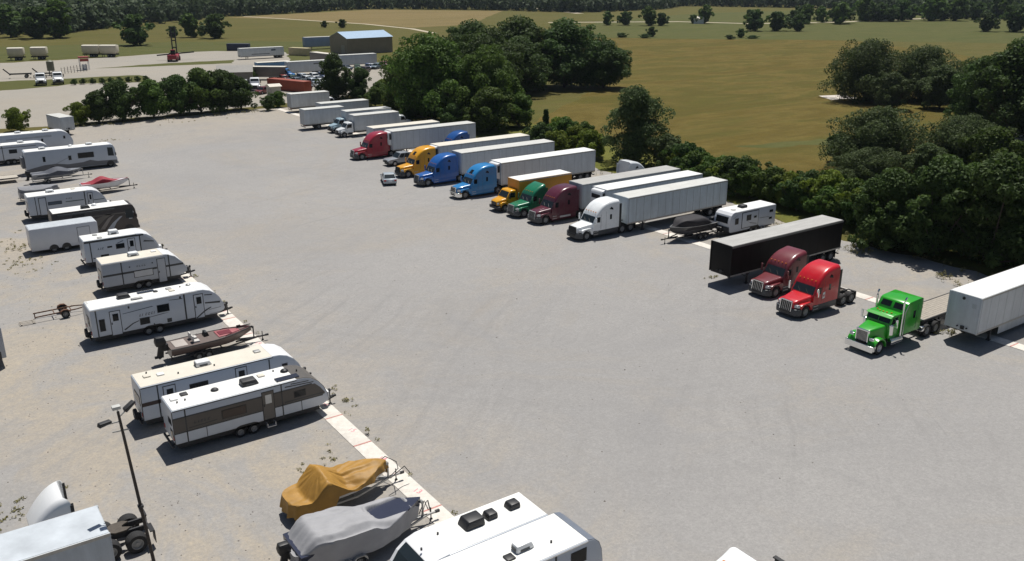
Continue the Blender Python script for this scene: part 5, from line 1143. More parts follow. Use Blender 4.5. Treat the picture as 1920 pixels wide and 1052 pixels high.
P('roof', MB().box(.1, 6.35, -1.16, 1.16, 2.73, 2.755), M_WHITE2, t)
d = P('side_door', MB().box(4.5, 5.75, -1.238, -1.2, .75, 2.35), M_LINE, t); P('door_leaf', MB().box(4.54, 5.71, -1.246, -1.2, .79, 2.31), MATS['plain_white_side'], d)
for x in (2.1, 3.3):
    for s in (-1, 1):
        wheel(t, x, s * 1.1, .36, .22)
        P('wheel_arch', MB().prism([(x - .46, .40)] + [(x + .46 * math.cos(R(a)), .42 + .46 * math.sin(R(a))) for a in range(170, 5, -20)] + [(x + .46, .40)], s * 1.20, s * 1.232), M_BLACK, t)
P('tow_tongue', MB().beam((6.3, -.7, .45), (7.7, 0, .45), .07, .1).beam((6.3, .7, .45), (7.7, 0, .45), .07, .1), M_DARK, t)
P('underbody', MB().box(.1, 6.4, -1, 1, .32, .42), M_DARK, t)
for q in (-1, 1): P('tail_lamp', MB().box(-.02, .03, q * .9, q * 1.1, .6, .8), M_RED, t)
motorhome('dark brown motorhome with grey swirls and white roof', (11.9, 105.1, 0), 8.7, z1=3.25, body=mat('dark_brown_side', (.045, .036, .034), .35), lower=mat('brown_bumper', (.06, .045, .04), .4), gfx=[([(0, .5), (5.0, .5), (4.4, 1.2), (5.2, 1.9), (6.0, 2.4), (5.6, 2.5), (4.2, 2.0), (2.5, 1.8), (0, 1.7)], M_BROWNGFX), ([(5.2, .55), (6.0, 1.4), (6.8, 2.0), (7.1, 2.05), (6.4, 1.4), (5.9, .55)], M_RVG), ([(4.6, .8), (5.6, 2.0), (6.3, 2.3), (5.9, 1.9), (5.1, .8)], mat('taupe_vinyl', (.2, .18, .17), .4)), ([(7.4, 2.25), (8.2, 2.55), (8.35, 2.3), (7.7, 1.95)], M_RVG), ([(7.75, 1.6), (8.1, 1.62), (8.1, 1.72), (7.75, 1.7)], M_RV), ([(0, 2.35), (7.4, 2.35), (7.6, 2.45), (0, 2.45)], M_BROWNGFX)], feats=[('win', 2.0, 3.3, 2.5, 3.0), ('ac', 3.6, -.35, M_BLACK), ('dome', 4.6, .25), ('awning', .6, 6.4, M_DKGFX)])
car('blue compact car tucked between the white camper and the brown motorhome', (11.0, 106.2, 0), R(0), '2b4a80', 'suv')
camper('white travel trailer with green tinted stripe beside the red boat', (11.0, 116.3, 0), 8.6, M_ROOFW, M_RV, z1=3.0, nose='curve', capm=M_CAP, spare=True, feats=[
    ('slide', 1.2, 1.9, .7, 2.7), ('trim', .78, .86, .62, 2.95), ('win', 2.1, 3.6, 1.75, 2.15, M_BLUEGFX), ('trim', 4.0, 6.0, 1.88, 1.98, mat('teal_grey_vinyl', (.08, .12, .12), .4)), ('trim', 6.1, 6.22, .62, 2.95), ('door', 6.45, 7.05, .62, 2.7), ('trim', 7.1, 8.3, 1.7, 1.78, MATS['teal_grey_vinyl']), ('mark', 4.1, 4.8, 2.25, .14, M_GREYGFX), ('ac', 2.7, .2, M_WHITE), ('vent', 5.2, .4, M_ROOFC), ('rear', -.9, .3, 1.6, 2.3)])
def red_boat():
    t = thing('boat', 'white runabout with a red cover on its trailer', 'boat', (18.6, 126.7, 0)); L, W = 5.9, 2.2
    boat_trailer(t, L, .58, W, M_DARK, 1, 1.0); hull(t, L, W, .85, .58, mat('white_hull', (.66, .66, .68), .25), rub=mat('hull_red_line', (.3, .03, .04), .35))
    rc = fabric('red_canvas', (.28, .018, .035))
    drape('boat_cover', t, boat_outline(L * .86, W * .92, 2.2, .05), lambda x, y, u: 1.50 + .62 * math.exp(-((x / L - .45) / .17) ** 2) - .22 * (y / 1.1) ** 2 + .05 * x / L, 1.42, rc, fold=.05, sk=2)
red_boat()
def covered(label, loc, L, W, colmat, hg, z=.58, sk=.95, tongue=1.2, fold=.06, name='boat', cat='boat', rot=0, hullm=None, motor=None, frame=None):
    t = thing(name, label, cat, loc, rot)
    boat_trailer(t, L, z, W, frame or M_STEEL, 1, tongue)
    hull(t, L, W * .97, .8, z, hullm or mat('grey_hull', (.25, .26, .28), .35))
    drape('boat_cover', t, boat_outline(L * 1.0, W * 1.03, 2.2, 0), hg, sk, colmat, fold=fold)
    if motor: outboard(t, -.05, .95)
    return t
CG = fabric('slate_canvas', (.075, .082, .105))
covered('slate grey covered boat with ridge beside the white motorhome', (14.2, 137.6, 0), 6.4, 2.3, CG, lambda x, y, u: 1.5 + .62 * math.exp(-((x / 6.4 - .52) / .2) ** 2) - .35 * (abs(y) / 1.1) ** 1.5 - .12 * (x / 6.4), sk=1.05, motor=True)
covered('light grey covered boat behind the white runabout with the red cover', (11.3, 126.4, 0), 4.6, 2.2, fabric('light_grey_canvas', (.20, .205, .225)), lambda x, y, u: 2.0 - .35 * (abs(y) / 1.1) ** 2 - .5 * max(0, x / 4.6 - .6), sk=.7, tongue=.6)
covered('brown covered boat between the fifth wheel and the white motorhome', (19.0, 150.6, 0), 6.2, 2.2, fabric('brown_canvas', (.06, .03, .03)), lambda x, y, u: 1.5 + .55 * math.exp(-((x / 6.2 - .6) / .14) ** 2) - .3 * (abs(y) / 1.1) ** 2, sk=1.0)
motorhome('long white motorhome with grey lower waves facing the lot', (14.4, 145.1, 0), 12.4, z1=3.4, gfx=[([(.0, .46), (12.3, .5), (12.35, 1.02), (9.6, 1.1), (8.6, 1.38), (7.6, 1.15), (5.5, 1.05), (4.0, 1.32), (2.4, 1.28), (.9, 1.0), (.0, .8)], M_GREYGFX), ([(3.9, 1.35), (6.2, 2.3), (6.3, 2.26), (4.1, 1.30)], M_RVG)], lower=M_GREYGFX, feats=[('win', 2.3, 2.65, 1.75, 2.5), ('win', 5.7, 6.1, 1.65, 2.3), ('win', 7.0, 9.2, 1.75, 2.55), ('ac', 2.6, .2), ('ac', 9.0, .2), ('vent', 5, 0), ('dome', 6.4, .3), ('rearpod',)])
camper('white travel trailer with rounded nose between the fifth wheel and the motorhome', (9.0, 155.4, 0), 10.4, M_ROOFW, z1=3.0, feats=[('trim', 3.6, 3.7, .62, 2.95), ('win', 4.5, 5.6, 1.7, 2.3), ('ac', 6.4, .1), ('vent', 3.6, .2), ('trim', 0, 8.3, 2.55, 2.66, M_GREYGFX)])
camper('white fifth wheel camper with raised nose in the far corner', (8.0, 162.7, 0), 15.7, M_ROOFW, z1=3.4, nose='curve', feats=[('win', 14.3, 14.6, 2.1, 2.55), ('win', 9.6, 10.6, 1.7, 2.2), ('win', 11.0, 11.3, 1.8, 2.4), ('gfx', [(6.0, 2.55), (12.6, 2.55), (12.6, 2.9), (6.0, 2.75)], M_RVG), ('ac', 8.0, .1), ('ac', 12.0, .1), ('vent', 10, .3)], tongue=False, wheels=(6.0, 6.9))
van_trailer('grey white box trailer standing askew at the far left hedge', (25.6, 177.9, 0), 6.0, z0=.95, z1=3.3, W=2.4, side=M_GREYW, roof=M_ROOFT, tilt=R(103), gear=True)
# flat deck trailer, edge camper
def utility(label, loc, L, W, z, deckm, rot=0, name='utility_trailer'):
    t = thing(name, label, 'trailer', loc, rot)
    n = 6
    for k in range(n): P('deck_plank', MB().box(0, L, -W / 2 + k * W / n + .008, -W / 2 + (k + 1) * W / n - .008, z - .05, z), deckm, t)
    P('frame', MB().box(0, L, -W / 2 - .05, -W / 2 - .003, z - .15, z + .02).box(0, L, W / 2 + .003, W / 2 + .05, z - .15, z + .02).beam((L, -.5, z - .12), (L + 1.2, 0, z - .12), .07, .1).beam((L, .5, z - .12), (L + 1.2, 0, z - .12), .07, .1), M_DARK, t)
    for s in (-1, 1):
        wheel(t, L * .45, s * (W / 2 - .3), .30, .18)
    P('axle', MB().cyl((L * .45, 0, .3), 'y', .04, W - .4, 6).box(L * .45 - .3, L * .45 + .3, -W / 2 + .2, -W / 2 + .3, .3, z - .05).box(L * .45 - .3, L * .45 + .3, W / 2 - .3, W / 2 - .2, .3, z - .05), M_DARK, t)
utility('pale flat deck utility trailer beside the long white motorhome', (7.4, 141.0, 0), 5.4, 2.2, .72, mat('bleached_planks', (.46, .42, .36), .85, 0, .15, 3))
camper('white camper tail with dark lower bay beside the rusty axle trailer', (-5.6, 72.0, 0), 9.2, M_ROOFW, M_RVG, nose='flat', z1=3.2, feats=[('trim', 7.5, 7.6, .7, 3.0), ('win', 5.8, 7.0, 1.6, 2.4), ('trim', 8.3, 8.9, .62, 1.3)], tongue=False, wheels=(7.3, 8.1))
def rusty():
    t = thing('axle_trailer', 'small rusty trailer frame on two wheels behind the two door camper', 'trailer', (8.9, 80.0, 0))
    for s in (-1, 1):
        wheel(t, 0, s * .78 , .34, .2)
        P('rail', MB().beam((-2.3, s * .55, .45), (.9, s * .5, .52), .07, .09), M_RUST, t); P('fender', MB().prism([(-.42, .4), (-.35, .66), (-.1, .78), (.2, .75), (.42, .5), (.36, .48), (.15, .70), (-.1, .72), (-.3, .62), (-.36, .4)], s * .66, s * .92), M_RUST, t)
    P('axle', MB().cyl((0, 0, .34), 'y', .05, 1.5, 8), M_RUST, t)
    P('cross_member', MB().beam((-.8, -.55, .48), (-.8, .55, .48), .06, .08).beam((.5, -.5, .51), (.5, .5, .51), .06, .08).beam((.9, -.5, .52), (2.3, 0, .5), .06, .08).beam((.9, .5, .52), (2.3, 0, .5), .06, .08), M_RUST, t)
    P('jack_stand', MB().cyl((-2.2, .5, .22), 'z', .04, .44, 6).cyl((2.1, 0, .25), 'z', .04, .5, 6), M_RUST, t)
    w = thing('spare_tyre', 'loose dark tyre lying behind the rusty trailer frame', 'tyre', (9.0, 81.9, 0)); 
    q = link('tyre', WC[(.34, .2, M_RIMW.name)][0], w, (0, 0, .1)); q.rotation_euler = (R(90), 0, 0)
    pl = tag(P('scrap_pallet', MB().box(6.4, 6.5, 79.2, 80.2, .0, .1).box(5.4, 6.6, 79.2, 79.32, .1, .13).box(5.4, 6.6, 79.55, 79.67, .1, .13).box(5.4, 6.6, 79.9, 80.02, .1, .13).box(5.5, 5.6, 79.2, 80.2, 0, .1), M_WOOD), 'broken pallet boards lying on the dirt behind the rusty trailer frame', 'pallet')
rusty()
def bass_boat():
    t = thing('boat', 'open dark red bass boat with black outboard on its trailer', 'boat', (13.7, 64.9, 0)); L, W = 6.3, 2.1
    boat_trailer(t, L, .55, W, M_DARK, 2, 1.2)
    hm = mat('tan_grey_hull', (.105, .078, .070), .3); S = hull(t, L, W, .72, .55, hm, rub=M_DARK)
    deck = MB()
    Ld = [(x, b - .1, .55 + sh + .012) for x, b, k, sh in S[:-1]]
    deck.add([(x, y, z) for x, y, z in Ld] + [(x, -y, z) for x, y, z in Ld[::-1]], [tuple(range(2 * len(Ld)))])
    P('deck', deck, mat('tan_carpet', (.135, .105, .095), .8, 0, .15, 5), t)
    P('fore_deck', MB().prismz([(3.6, -.7), (4.8, -.55), (5.7, -.2), (5.7, .2), (4.8, .55), (3.6, .7)], 1.29, 1.40), mat('pink_red_deck', (.34, .10, .11), .6), t, .02)
    P('deck_hatch', MB().box(3.75, 4.7, -.4, .4, 1.40, 1.43), mat('dark_red_carpet', (.14, .012, .025), .8), t)
    P('cockpit', MB().box(1.7, 3.5, -.82, .82, 1.285, 1.30), M_BLACK, t)
    for y in (-.4, .4):
        s = P('seat', MB().box(1.75, 2.2, y - .25, y + .25, 1.30, 1.45), mat('pale_vinyl_seat', (.55, .53, .5), .5), t, .05); P('seat_back', MB().box(1.66, 1.78, y - .25, y + .25, 1.42, 1.85), MATS['pale_vinyl_seat'], s, .04)
    P('console', MB().prism([(2.7, 1.30), (3.15, 1.30), (3.0, 1.65), (2.8, 1.7)], .15, .75), M_BLACK, t, .04)
    P('rear_hatch', MB().box(.35, 1.3, -.7, .7, 1.285, 1.33), mat('pale_deck_lid', (.4, .36, .33), .6), t, .02)
    P('bow_rail', MB().tube([(4.0, -.75, 1.30), (4.3, -.72, 1.45), (5.9, -.2, 1.5), (6.2, 0, 1.5), (5.9, .2, 1.5), (4.3, .72, 1.45), (4.0, .75, 1.30)], .03, 6), mat('dark_red_trim', (.12, .02, .03), .4), t)
    outboard(t, -.1, 1.0, M_BLACK, 1.25)
    P('trolling_motor', MB().cyl((5.9, .35, 1.5), 'x', .05, 1.0, 8).box(5.3, 5.6, .28, .42, 1.45, 1.6), M_BLACK, t)
bass_boat()

# ================================================================= foreground
def gold_tarp():
    t = thing('boat', 'pontoon boat under a loose gold brown tarpaulin', 'boat', (13.6, 40.3, 0)); L, W = 5.6, 2.3
    boat_trailer(t, L, .6, W, M_STEEL, 1, 1.0)
    hull(t, L, W * .86, .42, .6, M_WHITE)
    gm_ = mat('gold_tarpaulin', (.36, .19, .03), .6, 0, .25, 1.0, bump=.3, bscale=4)
    def hg(x, y, u):
        # one steep peak over the first pole, a lower ridge to the bow, a hollow between them on the near side
        pk = 2.42 - (1.05 * max(0, 1.7 - x) ** 1.15 if x < 1.7 else .62 * (x - 1.7)) - .22 * abs(y) ** 1.3
        r = 1.72 + .06 * (x - 4.2) - .30 * max(0, -y) - .10 * max(0, y) - .25 * max(0, x - 5.0)
        h = max(pk, r if x > 2.4 else r - (2.4 - x) * .7)
        h -= .34 * math.exp(-((x - 2.9) / .55) ** 2) * math.exp(-((y + .75) / .5) ** 2)
        an = math.atan2(y, x - 1.7); rr = math.hypot(x - 1.7, y)
        h += .05 * math.sin(an * 13 + 2 * math.sin(an * 3)) * min(1, rr * .9) * math.exp(-rr * .35) + .025 * math.sin(an * 31) * min(1, rr)
        return max(h, 1.22)
    def skt(x, y): return .42 if x < 2.2 else (1.12 if y < 0 else .8)
    drape('tarpaulin', t, boat_outline(5.95, 2.5, 2.6, -.3), hg, skt, gm_, 110, 26, .07, 4, 7, .10, .05)
    P('pole', MB().beam((1.7, -.1, 1.1), (1.7, -.1, 2.34), .06, .06).beam((4.6, 0, 1.1), (4.6, 0, 1.68), .06, .06), M_DARK, t)
    P('bow_rail', MB().tube([(5.3, -.9, 1.0), (6.0, -.8, 1.35), (6.3, 0, 1.3), (6.0, .8, 1.35), (5.3, .9, 1.0)], .025, 6).tube([(5.5, -.8, .9), (6.6, -.4, 1.1), (6.9, -.5, .6)], .03, 6), M_DARK, t)
gold_tarp()
def grey_cover():
    t = thing('boat', 'large boat under a grey fitted cover with sunken cockpit', 'boat', (11.9, 35.75, 0)); L, W = 7.0, 2.8
    boat_trailer(t, L, .62, W, M_STEEL, 2, 1.0); hull(t, L, W * .92, .95, .62, mat('dark_blue_hull', (.03, .035, .06), .25))
    gc = mat('grey_boat_cover', (.31, .31, .325), .65, 0, .14, .9, bump=.35, bscale=3.5)
    def sst(a, b, x): x = min(1, max(0, (x - a) / (b - a))); return x * x * (3 - 2 * x)
    def hg(x, y, u):
        h = 1.45 + .85 * sst(-.1, 1.0, x) - .05 * (x - 1) * sst(1, 1.5, x) - .36 * sst(3.1, 4.3, x + .35 * y) - .35 * sst(6.1, 7.0, x)
        dx = max(abs(x - 5.15) - .78, 0); dy = max(abs(y + .02) - .46, 0); d = math.hypot(dx, dy)
        h -= .62 * (1 - sst(0, .26, d)) ; h += .07 * math.exp(-((d - .34) / .12) ** 2) * (1 if x > 4 else .4)
        h -= .28 * sst(.95, 1.4, abs(y))
        # creases pulled toward the tie-downs and poles
        h += .05 * (abs(math.sin(2.2 * x + 2.6 * y)) - .6) * math.exp(-((x - 3.6) / .7) ** 2) + .035 * math.sin(10 * x + 5 * y) * math.exp(-((x - 6.4) / .5) ** 2) + .03 * math.sin(3 * x - 9 * y) * math.exp(-((x - .5) / .6) ** 2)
        h += .028 * math.sin(5 * x - 7 * y + 3 * math.sin(x)) * math.exp(-((x - 2.6) / .8) ** 2) + .03 * (abs(math.sin(6 * x + 2 * y)) - .5) * sst(.9, 1.3, abs(y))
        h += .02 * math.sin(x * 1.7 + y * 12) * (1 - sst(1.0, 1.4, abs(y)))
        return h
    drape('boat_cover', t, boat_outline(7.2, 2.85, 2.6, -.2), hg, .6, gc, 150, 40, .05, 11, 8, .06, -.03)
    outboard(t, -.05, 1.0)
    P('bow_roller', MB().tube([(7.0, -.1, .6), (7.3, -.1, 1.35), (7.45, -.05, 1.4), (7.55, -.1, .7)], .03, 6).tube([(7.0, .15, .6), (7.35, .15, 1.3), (7.55, .12, .7)], .03, 6), M_DARK, t)
grey_cover()
camper('white camper with rounded dark glazed nose beside the grey covered boat', (22.3, 30.3, 0), 7.6, M_ROOFW, M_RV, s=1, rotz=R(180), nose='curve', z1=3.05, W=2.45, capm=M_CAP, feats=[('ac', 3.5, -.2, M_BLACK, (1.1, .85, .42)), ('ac', 2.45, -.2, M_BLACK, (.62, .6, .3)), ('ac', 1.1, -.3, M_BLACK, (.68, .6, .3)), ('pipe', 5.2, -.4), ('pipe', 6.4, .2), ('win', 2.5, 4, 1.6, 2.2), ('door', 4.5, 5.3)], tongue=True)
_t = [o for o in COL.objects if o.name.startswith('travel_trailer')][-1]
P('front_window', MB().prism([(6.55, 2.84), (6.95, 2.55), (7.32, 2.05), (7.36, 2.06), (6.99, 2.60), (6.57, 2.90)], -.95, .95), M_GLASS2, _t)
camper('white flat roofed camper with white air conditioner beside the glazed nose camper', (13.0, 27.55, 0), 10.3, M_ROOFW, M_RV, nose='blunt', z1=3.2, W=2.65, capm=mat('slate_front_cap', (.16, .18, .22), .35), feats=[('ac', 6.6, -.1, M_WHITE, (1.0, .55, .36)), ('vent', 5.7, -.35, M_BLACK), ('pipe', 7.9, -.5), ('win', 8.4, 9.3, 2.2, 2.9), ('trim', 7.5, 7.6, .7, 3.1), ('win', 5.8, 7.2, 2.1, 2.8)], tongue=True)
# white day cab with roof fairing, facing left; box trailer in front of it
dc = tractor_aero('white day cab tractor with scooped roof fairing facing away from the lot', (.1, 42.9, 0), 0, 'eef0f0', bbc=3.4, roof=2.95, skirt=M_DARK, axles=(4.75, 6.0), rear=6.75)
def fairing(t):
    rings = []
    for i in range(9):
        u = i / 8; x = 1.6 + 1.8 * u; zt = 2.80 + 1.3 * (1 - (1 - u) ** 1.9); w = 1.0 + .18 * u; r = .32
        lo = 2.62
        o = sec(x, lo, zt, w, r); inn = sec(x + .02, lo, zt - .05, w - .05, r * .85)
        xb = 0
        # the rear edge is scooped: middle ends earlier than the two side wings
        o = [(p[0] - (.55 * u * max(0, 1 - (abs(p[1]) / w) ** 2)), p[1], p[2]) for p in o]; inn = [(p[0] - (.55 * u * max(0, 1 - (abs(p[1]) / w) ** 2)), p[1], p[2]) for p in inn]
        rings.append(o + inn[::-1])
    P('roof_fairing', MB().loft(rings), M_WHITE, t, 0, 40)
    P('fairing_edge', MB().box(3.36, 3.5, -1.2, -1.14, 2.85, 3.75).box(3.36, 3.5, 1.14, 1.2, 2.85, 3.75), M_BLACK, t)
    P('battery_box', MB().box(3.7, 4.2, .5, 1.1, .7, 1.15), M_STEEL, t, .03)
fairing(dc)
van_trailer('white box trailer with silvery streaked roof beside the scooped white tractor', (-10.5, 39.45, 0), 15.0, z0=1.1, z1=3.9, W=2.7, side=M_GREYW, roof=mat('streaked_silver_roof', (.52, .56, .60), .4, 0, .22, .55), nose=False, panels=0)
def light_pole():
    t = thing('light_pole', 'dark pole with two floodlights beside the scooped white tractor', 'light pole', (6.45, 39.9, 0))
    top = Vector((-.55, .05, 8.75))
    P('pole', MB().tube([(0, 0, 0), top * .62, top], .085, 8, .06), mat('rusty_dark_pole', (.045, .035, .03), .7, .1, .25, 3), t)
    P('pole_clamp', MB().cbox(top * .42, (.24, .24, .12)), M_DARK, t)
    P('cross_arm', MB().beam(top + Vector((-.35, .1, -1.0)), top + Vector((.35, -.1, -.95)), .05, .05).beam(top + Vector((-.5, .1, -.55)), top + Vector((0, 0, -.5)), .05, .05).beam(top + Vector((0, 0, -.3)), top + Vector((.4, .2, -.1)), .05, .05), M_STEEL, t)
    for c, a in ((Vector((-.62, .1, -.5)), 0), (Vector((.55, .25, .0)), .5)):
        f = P('floodlight', MB().prism([(-.3, -.06), (.3, -.02), (.3, .1), (-.25, .12)], -.14, .14), M_DARK, t, .03); f.location = top + c; f.rotation_euler = (0, -a, .3)
        P('lens', MB().prism([(-.28, -.075), (.28, -.035), (.28, -.02), (-.28, -.06)], -.12, .12), M_LAMP, f)
    P('camera_box', MB().cbox(top + Vector((-.05, 0, .22)), (.36, .3, .16)).beam(top, top + Vector((-.05, 0, .2)), .05, .05), mat('pale_grey_box', (.5, .5, .48), .5), t, .02)
light_pole()
tractor_aero('white day cab truck entering the lot beyond the flat roofed camper', (24.2, 21.3, 0), 0, 'eef1f3', bbc=3.5, roof=3.05, axles=(4.75, 6.0), rear=6.75)
# ================================================================= the yard beyond the bushes
def hopper(label, loc, rot, L=5.0):
    t = thing('hopper_trailer', label, 'trailer', loc, rot, None); m = mat('cream_hopper', (.58, .53, .42), .5, 0, .1, .8)
    P('hopper', MB().loft([[(.5, -.9, 1.2), (L - .5, -.9, 1.2), (L - .5, .9, 1.2), (.5, .9, 1.2)], [(0, -1.25, 1.9), (L, -1.25, 1.9), (L, 1.25, 1.9), (0, 1.25, 1.9)], [(0, -1.25, 4.0), (L, -1.25, 4.0), (L, 1.25, 4.0), (0, 1.25, 4.0)]]), m, t, .06)
    P('tarp', MB().prismx([(-1.2, 4.0), (1.2, 4.0), (.7, 4.18), (-.7, 4.18)], .1, L - .1), M_ROOFC, t)
    P('frame', MB().box(-.2, L + .2, -.5, -.38, .8, 1.2).box(-.2, L + .2, .38, .5, .8, 1.2), M_DARK, t)
    for x in (L * .5, L * .5 + 1.1):
        for s in (-1, 1): wheel(t, x, s * .95, .5, .4)
    P('landing_leg', MB().box(.6, .75, -.8, -.65, 0, 1.2).box(.6, .75, .65, .8, 0, 1.2), M_DARK, t)
hopper('single cream hopper trailer farthest from the red and white stand', (36.0, 352.5, 0), R(-20))
hopper('single cream hopper trailer between its twin and the close pair', (43.0, 351.5, 0), R(-24))
hopper('cream hopper trailer, front of the close pair by the red stand', (59.5, 352.0, 0), R(-35), 6)
hopper('cream hopper trailer, rear of the close pair by the red stand', (64.6, 348.6, 0), R(-35), 6)
def bare_truck(label, loc, rot, col='e6e8ea'):
    t = thing('yard_truck', label, 'truck', loc, rot); mid_cab(t, paint(col), tall=2.7); t.scale = (1.15,) * 3
    P('sleeper', MB().box(2.85, 3.7, -.95, .95, .9, 2.7), M_BLACK, t, .05)
    P('frame', MB().box(.5, 6.6, -.45, -.36, .62, .9).box(.5, 6.6, .36, .45, .62, .9), M_DARK, t)
    for x in (4.6, 5.7):
        for s in (-1, 1): wheel(t, x, s * .9, .48, .5)
    P('axle', MB().cyl((4.6, 0, .48), 'y', .08, 1.7, 8).cyl((5.7, 0, .48), 'y', .08, 1.7, 8), M_DARK, t)
bare_truck('white yard truck facing the lot, the one farther from the olive tank', (33.4, 264.5, 0), R(82))
bare_truck('white yard truck facing the lot, the one closer to the olive tank', (37.6, 264.8, 0), R(82), 'f4f5f5')
bare_truck('white junk truck cab behind the row of bushes', (71.0, 219.0, 0), R(60))
bare_truck('white junk truck beside the small white shed', (75.5, 221.5, 0), R(70))
def stacker():
    t = thing('reach_stacker', 'red container handler with tall black mast in the yard', 'forklift', (81.5, 318, 0), R(246)); rd = mat('machine_red', (.28, .015, .03), .4, 0, .15, 1)
    P('chassis', MB().prism([(-3.6, .7), (-3.6, 1.7), (-2.8, 2.2), (-.6, 2.0), (2.6, 1.5), (3.2, 1.1), (3.2, .7)], -1.4, 1.4), rd, t, .08)
    P('counterweight', MB().box(2.2, 3.7, -1.5, 1.5, .8, 2.2), rd, t, .1)
    P('cab', MB().prism([(-.6, 2.0), (1.0, 1.7), (1.0, 3.6), (-.3, 3.6)], -.7, .7), M_GLASS, t, .05); P('cab_roof', MB().box(-.4, 1.1, -.75, .75, 3.6, 3.72), rd, t)
    mb = MB()
    for s in (-1, 1): mb.beam((-3.0, s * .65, .6), (-3.9, s * .65, 10.8), .34, .5)
    for z in (2, 4.2, 6.5, 8.8, 10.7): mb.beam((-3.1 - .088 * z, -.65, z), (-3.1 - .088 * z, .65, z), .3, .35)
    P('mast', mb, M_BLACK, t)
    P('spreader', MB().beam((-4.1, -6.1, 1.6), (-4.1, 6.1, 2.6), .5, .4).beam((-4.2, -2.2, 2.0), (-3.4, 0, 3.2), .3, .3).box(-4.4, -3.8, -.9, .9, 1.7, 2.5), M_BLACK, t)
    for x in (-2.5, 2.4):
        for s in (-1, 1): wheel(t, x, s * 1.35, .78, .6, rd)
stacker()
container('dark navy container at the edge of the far grass', (110.4, 351, 0), R(-35), 8.4, '16213f')
van_trailer('white trailer with dark emblem lying across the yard edge', (101.5, 311, 0), 15.6, z0=.9, z1=3.7, side=M_WHITE2)
o = [q for q in COL.objects if q.name.startswith('semi_trailer')][-1]
P('emblem', MB().prism([(11.0, 2.5), (12.6, 2.55), (12.6, 3.1), (11.0, 3.05)], -1.31, -1.325), M_BLUEGFX, o); P('lower_stripe', MB().prism([(4.0, 1.5), (10.4, 1.5), (10.4, 1.75), (4.0, 1.75)], -1.31, -1.325), M_GREYGFX, o)
container('cream container beside the lawn', (123, 318.5, 0), R(-63), 8.6, 'b9ab86', 2.7)
van_trailer('blue white trailer parked behind the metal warehouse', (136.5, 339, 0), 15, z0=1, z1=4.6, side=mat('pale_blue_side', (.25, .32, .48), .45, 0, .15, .4))
van_trailer('white trailer in the scrap yard beside the leafy trees', (117.6, 264.5, 0), 12.4, z0=.9, z1=3.9, side=M_WHITE2)
van_trailer('pale roofed trailer standing end on in the scrap yard', (116.0, 281, 0), 13.5, z0=.9, z1=3.9, side=mat('brown_grey_side', (.16, .14, .125), .5), roof=M_ROOFC, tilt=R(-82), nose=True)
van_trailer('long white trailer with lettering behind the junk cars', (95.6, 252.0, 0), 15.0, z0=.9, z1=3.9, side=M_WHITE2)
o = [q for q in COL.objects if q.name.startswith('semi_trailer')][-1]
P('lettering', MB().prism([(7.8, 2.9), (11.6, 2.95), (11.6, 3.3), (7.8, 3.25)], -1.31, -1.325), M_GREYGFX, o)
van_trailer('sky blue trailer at the end of the long white one', (88.5, 257.0, 0), 10, z0=.9, z1=3.7, side=mat('sky_blue_side', (.14, .28, .45), .45, 0, .2, .5), roof=M_ROOFC)
van_trailer('brown sided trailer with pale roof behind the blue cab', (81.5, 250.0, 0), 13.0, z0=.9, z1=3.6, side=MATS['brown_grey_side'], roof=M_ROOFC, tilt=R(-38))
bare_truck('blue junk truck at the end of the brown trailer', (93.6, 240.6, 0), R(140), '2a6fb0')
container('rust red container between the junk cars and the far box truck', (80.8, 224.5, 0), R(-70), 13.5, '8e3d22', 2.7)
def shed(label, loc, rot, L, W, he, hr, wall, roof, name='shed', doors=1, cat='shed', ribs=True):
    t = thing(name, label, cat, loc, rot)
    P('wall', MB().prismx([(-W / 2, 0), (W / 2, 0), (W / 2, he), (0, hr - .05), (-W / 2, he)], 0, L), wall, t)
    for s in (-1, 1):
        a = Vector((0, s * (W / 2 + .3), he - .12)); b = Vector((0, 0, hr))
        n = Vector((0, s * (hr - he), W / 2)).normalized() * .08
        P('roof', MB().loft([[Vector((-.25, a.y, a.z)), Vector((L + .25, a.y, a.z)), Vector((L + .25, 0, b.z)), Vector((-.25, 0, b.z))], [Vector((-.25, a.y, a.z)) + n, Vector((L + .25, a.y, a.z)) + n, Vector((L + .25, 0, b.z)) + n, Vector((-.25, 0, b.z)) + n]]), roof, t)
    if ribs:
        mb = MB(); k = 0
        while k < L: mb.box(k + .1, k + .16, -W / 2 - .03, W / 2 + .03, .05, he - .1); k += .8
        P('wall_rib', mb, wall, t)['kind'] = 'stuff'
    for k in range(doors):
        d = P('door', MB().box(-.05, .02, -W / 4 + k * 4 - 1.2, -W / 4 + k * 4 + 1.2, 0, min(he - .4, 3.2)), mat('shed_door', (.3, .28, .25), .6), t); P('handle', MB().box(-.09, -.05, -W / 4 + k * 4 + .9, -W / 4 + k * 4 + 1.0, 1.0, 1.3), M_DARK, d)
    return t
shed('large tan metal warehouse with pale blue grey roof', (139.5, 313.4, 0), R(6), 19.5, 12.4, 5.7, 7.7, mat('taupe_metal_wall', (.23, .195, .155), .5, 0, .1, .6), mat('pale_blue_metal_roof', (.34, .46, .60), .35, .1, .08, .6), 'warehouse', cat='warehouse')
shed('grey gable shed half hidden behind the bushes', (74, 246, 0), R(-20), 9, 7, 3.0, 4.4, mat('dull_grey_wall', (.17, .16, .14), .6, 0, .15, .6), mat('dull_grey_roof', (.20, .19, .175), .6, 0, .15, .6))
shed('pale roofed lean shed beside the grey gable shed', (78, 258, 0), R(-25), 8, 5, 2.6, 3.2, MATS['dull_grey_wall'], M_ROOFC)
shed('small white shed in front of the rust red container', (74.6, 209.5, 0), R(0), 2.6, 2.6, 2.5, 2.9, mat('off_white_boards', (.5, .48, .42), .6, 0, .1, 1), M_ROOFC)
